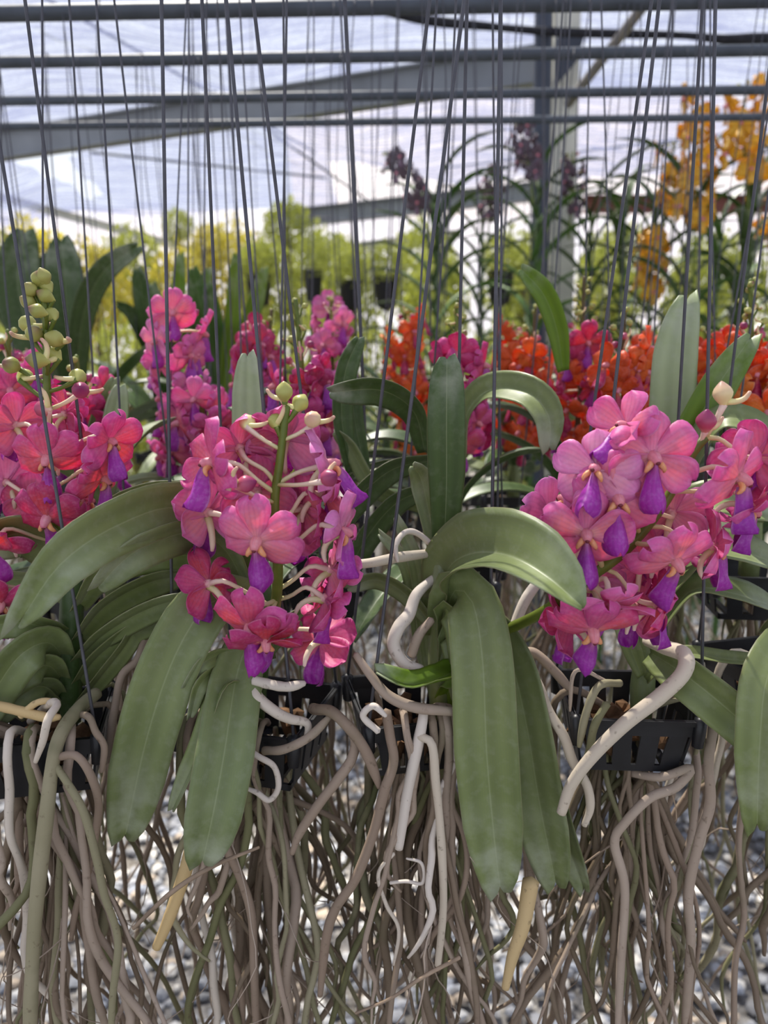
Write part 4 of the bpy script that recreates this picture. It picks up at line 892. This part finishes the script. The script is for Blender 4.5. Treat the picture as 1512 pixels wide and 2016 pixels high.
# row two
p = plant(215, .63, 'orchid with rose flowers behind the crimson spike', 8, .17, .028, .3, LG, joined=False)
spike(p, [(60, 960, .66), (30, 850, .66), (20, 740, .66), (15, 650, .66)], 'pink', 12, 4, .021, kinds=['pink', 'rose'])
spike(p, [(190, 960, .68), (170, 880, .68), (160, 790, .68), (150, 700, .68)], 'rose', 12, 3, .021, kinds=['rose', 'pink', 'magenta'])
leaf_px(p, [(205, 1000, .66), (215, 880, .66), (235, 760, .67)], 52, (30, 20), .35, 'leaf_pale'); leaf_px(p, [(180, 980, .67), (190, 850, .67), (225, 745, .68)], 44, (20, 20), .35, 'leaf')
p = plant(420, .77, 'orchid with dense pink spike standing behind the pale upright leaf', 6, .16, .028, .2, LG, joined=False)
spike(p, [(430, 960, .72), (425, 900, .72), (400, 820, .72), (395, 740, .72)], 'pink', 14, 3, .021, kinds=['pink', 'rose', 'blush'])
spike(p, [(372, 980, .78), (360, 880, .78), (350, 760, .78), (350, 660, .78), (350, 615, .78)], 'pink', 22, 2, .022, kinds=['pink', 'blush', 'pink'], top=.97)
p = plant(640, .67, 'orchid with an olive stalk of red and magenta flowers beside dark arching leaf', 5, .16, .028, .4, LG, joined=False)
spike(p, [(612, 900, .70), (600, 800, .70), (592, 700, .70), (582, 590, .70)], 'magenta', 12, 10, .021, kinds=['magenta', 'crimson', 'rose'], top=.55)
leaf_px(p, [(838, 890, .60), (815, 810, .59), (750, 768, .57), (650, 772, .56)], 62, (-34, -30, -26), .35, 'leaf_dark')
leaf_px(p, [(690, 930, .62), (672, 820, .62), (680, 730, .62), (706, 666, .62)], 48, (30, 20), .35, 'leaf_dark')
leaf_px(p, [(720, 930, .63), (700, 840, .63), (692, 760, .63), (690, 735, .63)], 36, (30, 20), .3, 'leaf_dark')
leaf_px(p, [(850, 905, .60), (770, 925, .58), (700, 985, .57), (640, 1060, .565)], 62, (-40, -40), .3, 'leaf_dark')
leaf_px(p, [(850, 960, .60), (780, 990, .59), (720, 1060, .585), (680, 1140, .58)], 56, (-30, -36), .3, 'leaf_dark')
leaf_px(p, [(830, 1000, .61), (740, 960, .61), (690, 880, .62), (660, 850, .62)], 40, (-36, -36), .3, 'leaf')
p = plant(900, .68, 'orchid with a loose magenta spike behind the upright broad leaf', 5, .15, .026, .3, LG, joined=False)
spike(p, [(915, 900, .74), (912, 830, .74), (905, 740, .74), (900, 660, .74), (900, 590, .74)], 'magenta', 14, 9, .021, kinds=['magenta', 'rose', 'magenta'], top=.66)
leaf_px(p, [(915, 900, .62), (920, 815, .62), (965, 768, .60), (1040, 775, .57), (1080, 820, .555), (1082, 884, .55)], 66, (-60, -44, -20, 10), .5, 'leaf')
p = plant(1110, .82, 'orchid with flame orange flowers on brown stalks beside an erect fresh leaf', 7, .17, .028, .3, LG, joined=False)
spike(p, [(1130, 900, .84), (1140, 800, .84), (1145, 700, .84), (1150, 545, .84)], 'flame', 14, 14, .021, stalk='stalk_brown', kinds=['flame', 'flame', 'orange', 'crimson'], top=.62)
spike(p, [(1060, 900, .92), (1050, 780, .92), (1050, 680, .92), (1055, 600, .92)], 'flame', 14, 8, .021, stalk='stalk_brown', kinds=['flame', 'orange'], top=.68)
leaf_px(p, [(1108, 730, .70), (1096, 650, .69), (1070, 580, .68), (1026, 530, .67)], 46, (18, 14), .3, 'leaf_fresh')
p = plant(1320, .79, 'orchid with red orange flowers behind the wide pale upright leaf', 6, .115, .03, .2, LG, joined=False)
spike(p, [(1232, 860, .75), (1228, 780, .75), (1226, 700, .75), (1230, 610, .75)], 'flame', 12, 8, .021, stalk='stalk_brown', kinds=['flame', 'orange', 'flame'], top=.66)
p = plant(1490, .66, 'orchid with orange flowers and a bud laden stalk by the tall yellow ones', 6, .17, .028, .5, LG, joined=False)
spike(p, [(1484, 830, .69), (1484, 760, .70), (1480, 680, .71), (1478, 550, .71)], 'orange', 11, 14, .022, kinds=['orange', 'amber', 'flame'], top=.52)
spike(p, [(1420, 820, .82), (1405, 740, .82), (1400, 650, .82)], 'orange', 9, 2, .021, kinds=['orange', 'flame', 'amber'], top=.92)
# row three
for x, lab, kd, top_y in ROW3:
    Y = Y3.get(x, 1.07)
    p = plant(x, Y, lab, 6, .165, .03, random.uniform(-.5, .5), LG, n_roots=18)
    ks = {'blush': ['blush', 'pink'], 'magenta': ['magenta', 'crimson'], 'pink': ['pink', 'blush'], 'amber': ['amber', 'orange'], 'orange': ['orange', 'flame'], 'flame': ['flame']}[kd]
    spike(p, [(x+10, 900, Y), (x+8, 820, Y), (x, 720, Y), (x-4, top_y, Y)], kd, 18, 4, .023, kinds=ks, top=.94)
    if x == 500: spike(p, [(525, 850, Y), (520, 760, Y), (528, 680, Y), (535, 610, Y)], 'rose', 6, 12, .02, kinds=['rose'], top=.4, stalk='stalk_brown')
# row four and five: leafy plants hung on the visible pipes
for x, Y, lab in ROW4:
    big = x < 400
    p = plant(x, Y, lab, 9, .30 if big else .22, .05 if big else .03, random.uniform(-.6, .6), ['leaf_dark', 'leaf', 'strap'] if big else ['leaf_dark', 'leaf', 'leaf_fresh'], n_roots=14, top=86, low=35 if big else 20, droop=.55 if big else .9)
    if x == 180:
        for pts, wp in (([(150, 800, 1.28), (70, 680, 1.26), (35, 560, 1.25), (48, 455, 1.25)], 84), ([(150, 800, 1.28), (135, 680, 1.26), (128, 560, 1.25), (120, 470, 1.25)], 74), ([(150, 800, 1.28), (160, 640, 1.24), (200, 540, 1.2), (272, 484, 1.18)], 46), ([(150, 800, 1.28), (40, 640, 1.3), (-10, 540, 1.3), (-40, 480, 1.3)], 60), ([(150, 800, 1.28), (110, 690, 1.3), (85, 600, 1.3), (95, 500, 1.3)], 50)):
            leaf_px(p, pts, wp, (5, 0), .2, 'leaf_dark')
    if x in (330, 440):
        for dx, dy, wp in ((-60, 530, 40), (-30, 560, 36), (25, 500, 30), (80, 530, 34), (-100, 600, 30)):
            leaf_px(p, [(x, 800, Y), (x+dx*.3, 700, Y), (x+dx*.7, 620, Y-.03), (x+dx, dy, Y-.05)], wp, (10, 0), .3, random.choice(('leaf_fresh', 'leaf_dark', 'strap')))
# tall orchids rooted in the ground behind the rows
def tall_stem(top, Y): return [Vector((top.x, Y, 0)), Vector((top.x+.01, Y, top.z*.5)), top]
def tall(x, ytop, Y, label, kind, spikes, n=34, L=.30, w=.036, group=None, mats=('strap', 'leaf_dark', 'leaf_dark'), zlow=.55):
    top = P(x, ytop, Y); base = Vector((top.x, Y, 0)); t = thing('tall_orchid', base, label, 'orchid', group)
    b = Buf(); b.tube(tall_stem(top, Y), [.011, .010, .006], n=10, seg=8); b.build('stem', M['strap'], t, t.location); TALL[(x, ytop, Y)][0] = t.name
    az = random.uniform(-.5, .5)
    for k in range(n):
        f = k/(n-1); s = Vector((top.x, Y, zlow+(top.z-zlow)*f)); sd = 1 if k % 2 else -1; mt = random.choice(mats)
        def make(tr):
            a = az+random.uniform(-.6, .6)*(1+.12*tr); el = R(38+34*f+random.uniform(-8, 8)+1.5*tr); d = Vector((math.cos(a)*sd, math.sin(a)*sd, 0)); q = s.copy(); pts = [q.copy()]; l = L*random.uniform(.8, 1.15)*(1-.04*tr)
            for i in range(4): q = q+(d*math.cos(el)+Vector((0, 0, math.sin(el))))*l/4; pts.append(q.copy()); el -= .38
            return obj('leaf', leaf_mesh([tuple(z) for z in pts], w*random.uniform(.85, 1.1), (0, 0), .4, mt, t.location, ref='up', n=9, prof=[(0, .9), (.4, 1), (.75, .8), (1, .15)]), t)
        best(make, range(18), t.name)
    for pts, nf, s in spikes: spike(t, pts, kind, nf, 3, s, r=.004, spread=s*1.1, top=.96, low=.3, up=8)
    return t
TALL = {}
for x, yt, Y in ((1360, 380, 2.35), (1480, 390, 2.35), (1290, 400, 2.6), (860, 400, 2.5), (950, 420, 2.85), (1060, 350, 2.45), (1165, 420, 2.8), (1230, 430, 3.1), (1420, 440, 2.95), (1560, 420, 2.5)):
    top = P(x, yt, Y); b = Buf(); b.tube(tall_stem(top, Y), [.011, .010, .006], n=10, seg=8); reg([tube_geo(b)], 'stem'); TALL[(x, yt, Y)] = RI[-1]
tall(1360, 380, 2.35, 'tall orchid with a long yellow spike beside the grey post', 'yellow', [([(1365, 560, 2.3), (1370, 400, 2.3), (1372, 290, 2.3), (1375, 170, 2.3)], 16, .036)])
tall(1480, 390, 2.35, 'tall orchid with bright yellow flowers above a thick leaf fan', 'yellow', [([(1475, 430, 2.3), (1466, 320, 2.3), (1464, 240, 2.3), (1470, 160, 2.3)], 9, .04), ([(1500, 560, 2.5), (1498, 440, 2.5), (1496, 330, 2.5), (1500, 260, 2.5)], 8, .036)])
tall(1290, 400, 2.6, 'tall orchid with low dull yellow flowers behind the pale leaf', 'yellow', [([(1275, 640, 2.5), (1278, 560, 2.5), (1282, 500, 2.5), (1290, 440, 2.5)], 10, .036), ([(1320, 480, 2.55), (1325, 420, 2.55), (1326, 350, 2.55), (1325, 280, 2.55)], 8, .034)])
tall(860, 400, 2.5, 'tall orchid with small dark plum flowers in front of the white sheet', 'plum', [([(845, 470, 2.45), (815, 380, 2.45), (785, 330, 2.45), (760, 300, 2.45)], 9, .03)], L=.32)
tall(950, 420, 2.85, 'tall orchid with plum flowers between two leaf fans', 'plum', [([(960, 480, 2.8), (965, 410, 2.8), (968, 360, 2.8), (970, 330, 2.8)], 9, .028)], L=.30)
tall(1060, 350, 2.45, 'tall orchid with plum flowers climbing the slim dark post', 'plum', [([(1050, 400, 2.4), (1040, 320, 2.4), (1030, 280, 2.4), (1022, 240, 2.4)], 9, .028), ([(1120, 470, 2.4), (1124, 400, 2.4), (1126, 350, 2.4), (1128, 300, 2.4)], 8, .026)], L=.30)
tall(1165, 420, 2.8, 'tall leafy orchid with one long erect leaf by the grey post', 'plum', [], L=.34)
tall(1230, 430, 3.1, 'tall leafy orchid between the post and the yellow flowers', 'plum', [], L=.36, n=20)
tall(1420, 440, 2.95, 'tall leafy orchid between the two yellow ones', 'plum', [], L=.32, n=20)
tall(1560, 420, 2.5, 'tall leafy orchid at the edge past the bright yellow flowers', 'plum', [], L=.34, n=20)

# hedge of shrubs in sunlight
k = NT('shrub_leaf'); nz = k.noise(3, 2); fi = k.noise(40, 2)
cc = k.mix(fi, lin((112, 128, 56)), lin((196, 196, 110))); cc = k.mix(k.math('MULTIPLY', k.rand(), .6), cc, lin((160, 166, 80))); k.base(cc, .5, .3); k.translucent(lin((190, 196, 84)), .36); M['shrub'] = k.m
k = NT('shrub_leaf_gold'); fi = k.noise(30, 2); cc = k.mix(fi, lin((150, 156, 60)), lin((222, 206, 110))); k.base(cc, .5, .3); k.translucent(lin((220, 205, 80)), .4); M['shrub_gold'] = k.m
M['trunk'] = simple('shrub_trunk', (104, 88, 66), .9, .2, .3, 30)
def foliage_mesh(name, n, mat, size=.045, shell=.55):
    d = rng.normal(size=(n, 3)); d /= np.linalg.norm(d, axis=1)[:, None]; c = d*(rng.uniform(shell, 1, n)**.6*(1+.15*np.sin(d[:, 0]*7)*np.cos(d[:, 2]*6)))[:, None]
    V = []; Fc = []
    for i in range(n):
        a = rng.normal(size=3); a /= np.linalg.norm(a); b = np.cross(a, rng.normal(size=3)); b /= np.linalg.norm(b); nn = np.cross(a, b); s = size*rng.uniform(.7, 1.4)
        q = len(V); V += [c[i]-a*s, c[i]-b*s*.5+nn*s*.15, c[i]+a*s, c[i]+b*s*.5+nn*s*.15]; Fc.append((q, q+1, q+2)); Fc.append((q, q+2, q+3))
    return mesh(name, V, Fc, mat, smooth=False)
FO = [foliage_mesh('foliage', 1500, M['shrub'], .085, .4), foliage_mesh('foliage', 1500, M['shrub'], .07, .3), foliage_mesh('foliage', 1500, M['shrub_gold'], .08, .4)]
def shrub(x, y, Y, rx, rz, v, label, trunk=True, group=None):
    c = P(x, y, Y); t = thing('shrub', (c.x, Y, 0), label, 'shrub', group)
    f = obj('foliage', FO[v], t, (0, 0, c.z), (0, 0, random.uniform(0, 6)), (rx, rx*.8, rz)); tag(f, kind='stuff')
    b = Buf(); b.tube([(0, 0, -.02), (.02, 0, c.z*.5), (0, 0, c.z)], [.035, .028, .02], n=6, seg=7); b.build('trunk', M['trunk'], t); return t
shrub(565, 448, 5.31, .165, .19, 0, 'round clipped green bush on a stem under the net')
shrub(350, 445, 6.4, .14, .14, 0, 'small round dark bush left of the clipped round one')
shrub(415, 490, 5.31, .165, .17, 2, 'pale round yellow green bush beside the small dark one')
HL = ['sunlit yellow green hedge shrub below the grey rail', 'golden hedge shrub behind the broad dark leaves', 'bright hedge shrub under the pale round bush', 'hedge shrub beneath the clipped round bush', 'hedge shrub below the dark far beam', 'hedge shrub behind the plum flowered orchids', 'hedge shrub behind the slim dark post', 'hedge shrub behind the yellow orchids', 'hedge shrub at the right end of the row', 'hedge shrub at the left end of the row']
HL += ['back hedge shrub behind the olive bud spike', 'back hedge shrub behind the small round dark bush', 'back hedge shrub between the two round bushes', 'back hedge shrub behind the lilac pink spike', 'back hedge shrub left of the slim dark post', 'back hedge shrub past the grey channel post', 'back hedge shrub behind the low dull yellow flowers', 'back hedge shrub behind the thick leaf fan']
for q in range(10):
    shrub(20+q*168, 575+8*(q % 3), 4.9, .25, .34, (0, 2, 2, 0, 1, 0, 0, 1, 0, 1)[q], HL[q])
for q in range(8):
    shrub(70+q*190, 545+10*(q % 2), 5.8, .33, .40, (2, 0, 2, 0, 0, 1, 0, 0)[q], HL[10+q])
LL = ['low green undergrowth bush behind the crimson spike', 'low bush behind the dense pink spike', 'low bush behind the lilac pink spike', 'low bright bush seen beside the upright broad leaf', 'low bush behind the flame orange spikes', 'low bush behind the square basket', 'low bush behind the far right basket']
for q in range(7):
    shrub(10+q*248, 800, 3.75, .27, .44, q % 2, LL[q])
L2 = ['second line low bush between crimson and dense pink spikes', 'second line low bush between dense pink and red spikes', 'second line low bush left of the upright broad leaf', 'second line low bush right of the loose magenta spike', 'second line low bush behind the wide pale leaf', 'second line low bush behind the orange spike with many buds']
for q in range(6):
    shrub(134+q*248, 770, 4.38, .235, .5, (q+1) % 3, L2[q])
# black pots hanging in front of the hedge
for q, (x, y, Y, lab) in enumerate(((510, 570, 3.4, 'black hanging pot below the clipped round bush'), (617, 562, 3.3, 'narrow black hanging pot above the lilac pink spike'), (690, 580, 3.6, 'black hanging pot right of the narrow one'), (985, 565, 3.2, 'black hanging pot beside the slim dark post'), (760, 575, 3.4, 'black hanging pot under the plum flowers'), (1090, 590, 3.5, 'black hanging pot past the slim dark post'))):
    c = P(x, y, Y); t = thing('hanging_pot', c, lab, 'pot'); s = .055 if q != 1 else .04
    b = Buf(); b.tube([(0, 0, -.06), (0, 0, -.058), (0, 0, .05), (0, 0, .06), (0, 0, .061), (0, 0, .03)], [s*.72, s*.75, s, s*1.1, s*.95, s*.9], seg=12, cap=True); b.build('pot_body', M['pot'], t)
    b = Buf()
    b.tube([(0, 0, .05), (0, 0, net_z(c.x, c.y)-c.z+.004)], .0015, n=4, seg=5); b.build('wire', M['wire'], t)
    f = obj('foliage', FO[q % 2], t, (0, 0, .11), (0, 0, q), (.09, .09, .10)); tag(f, kind='stuff')
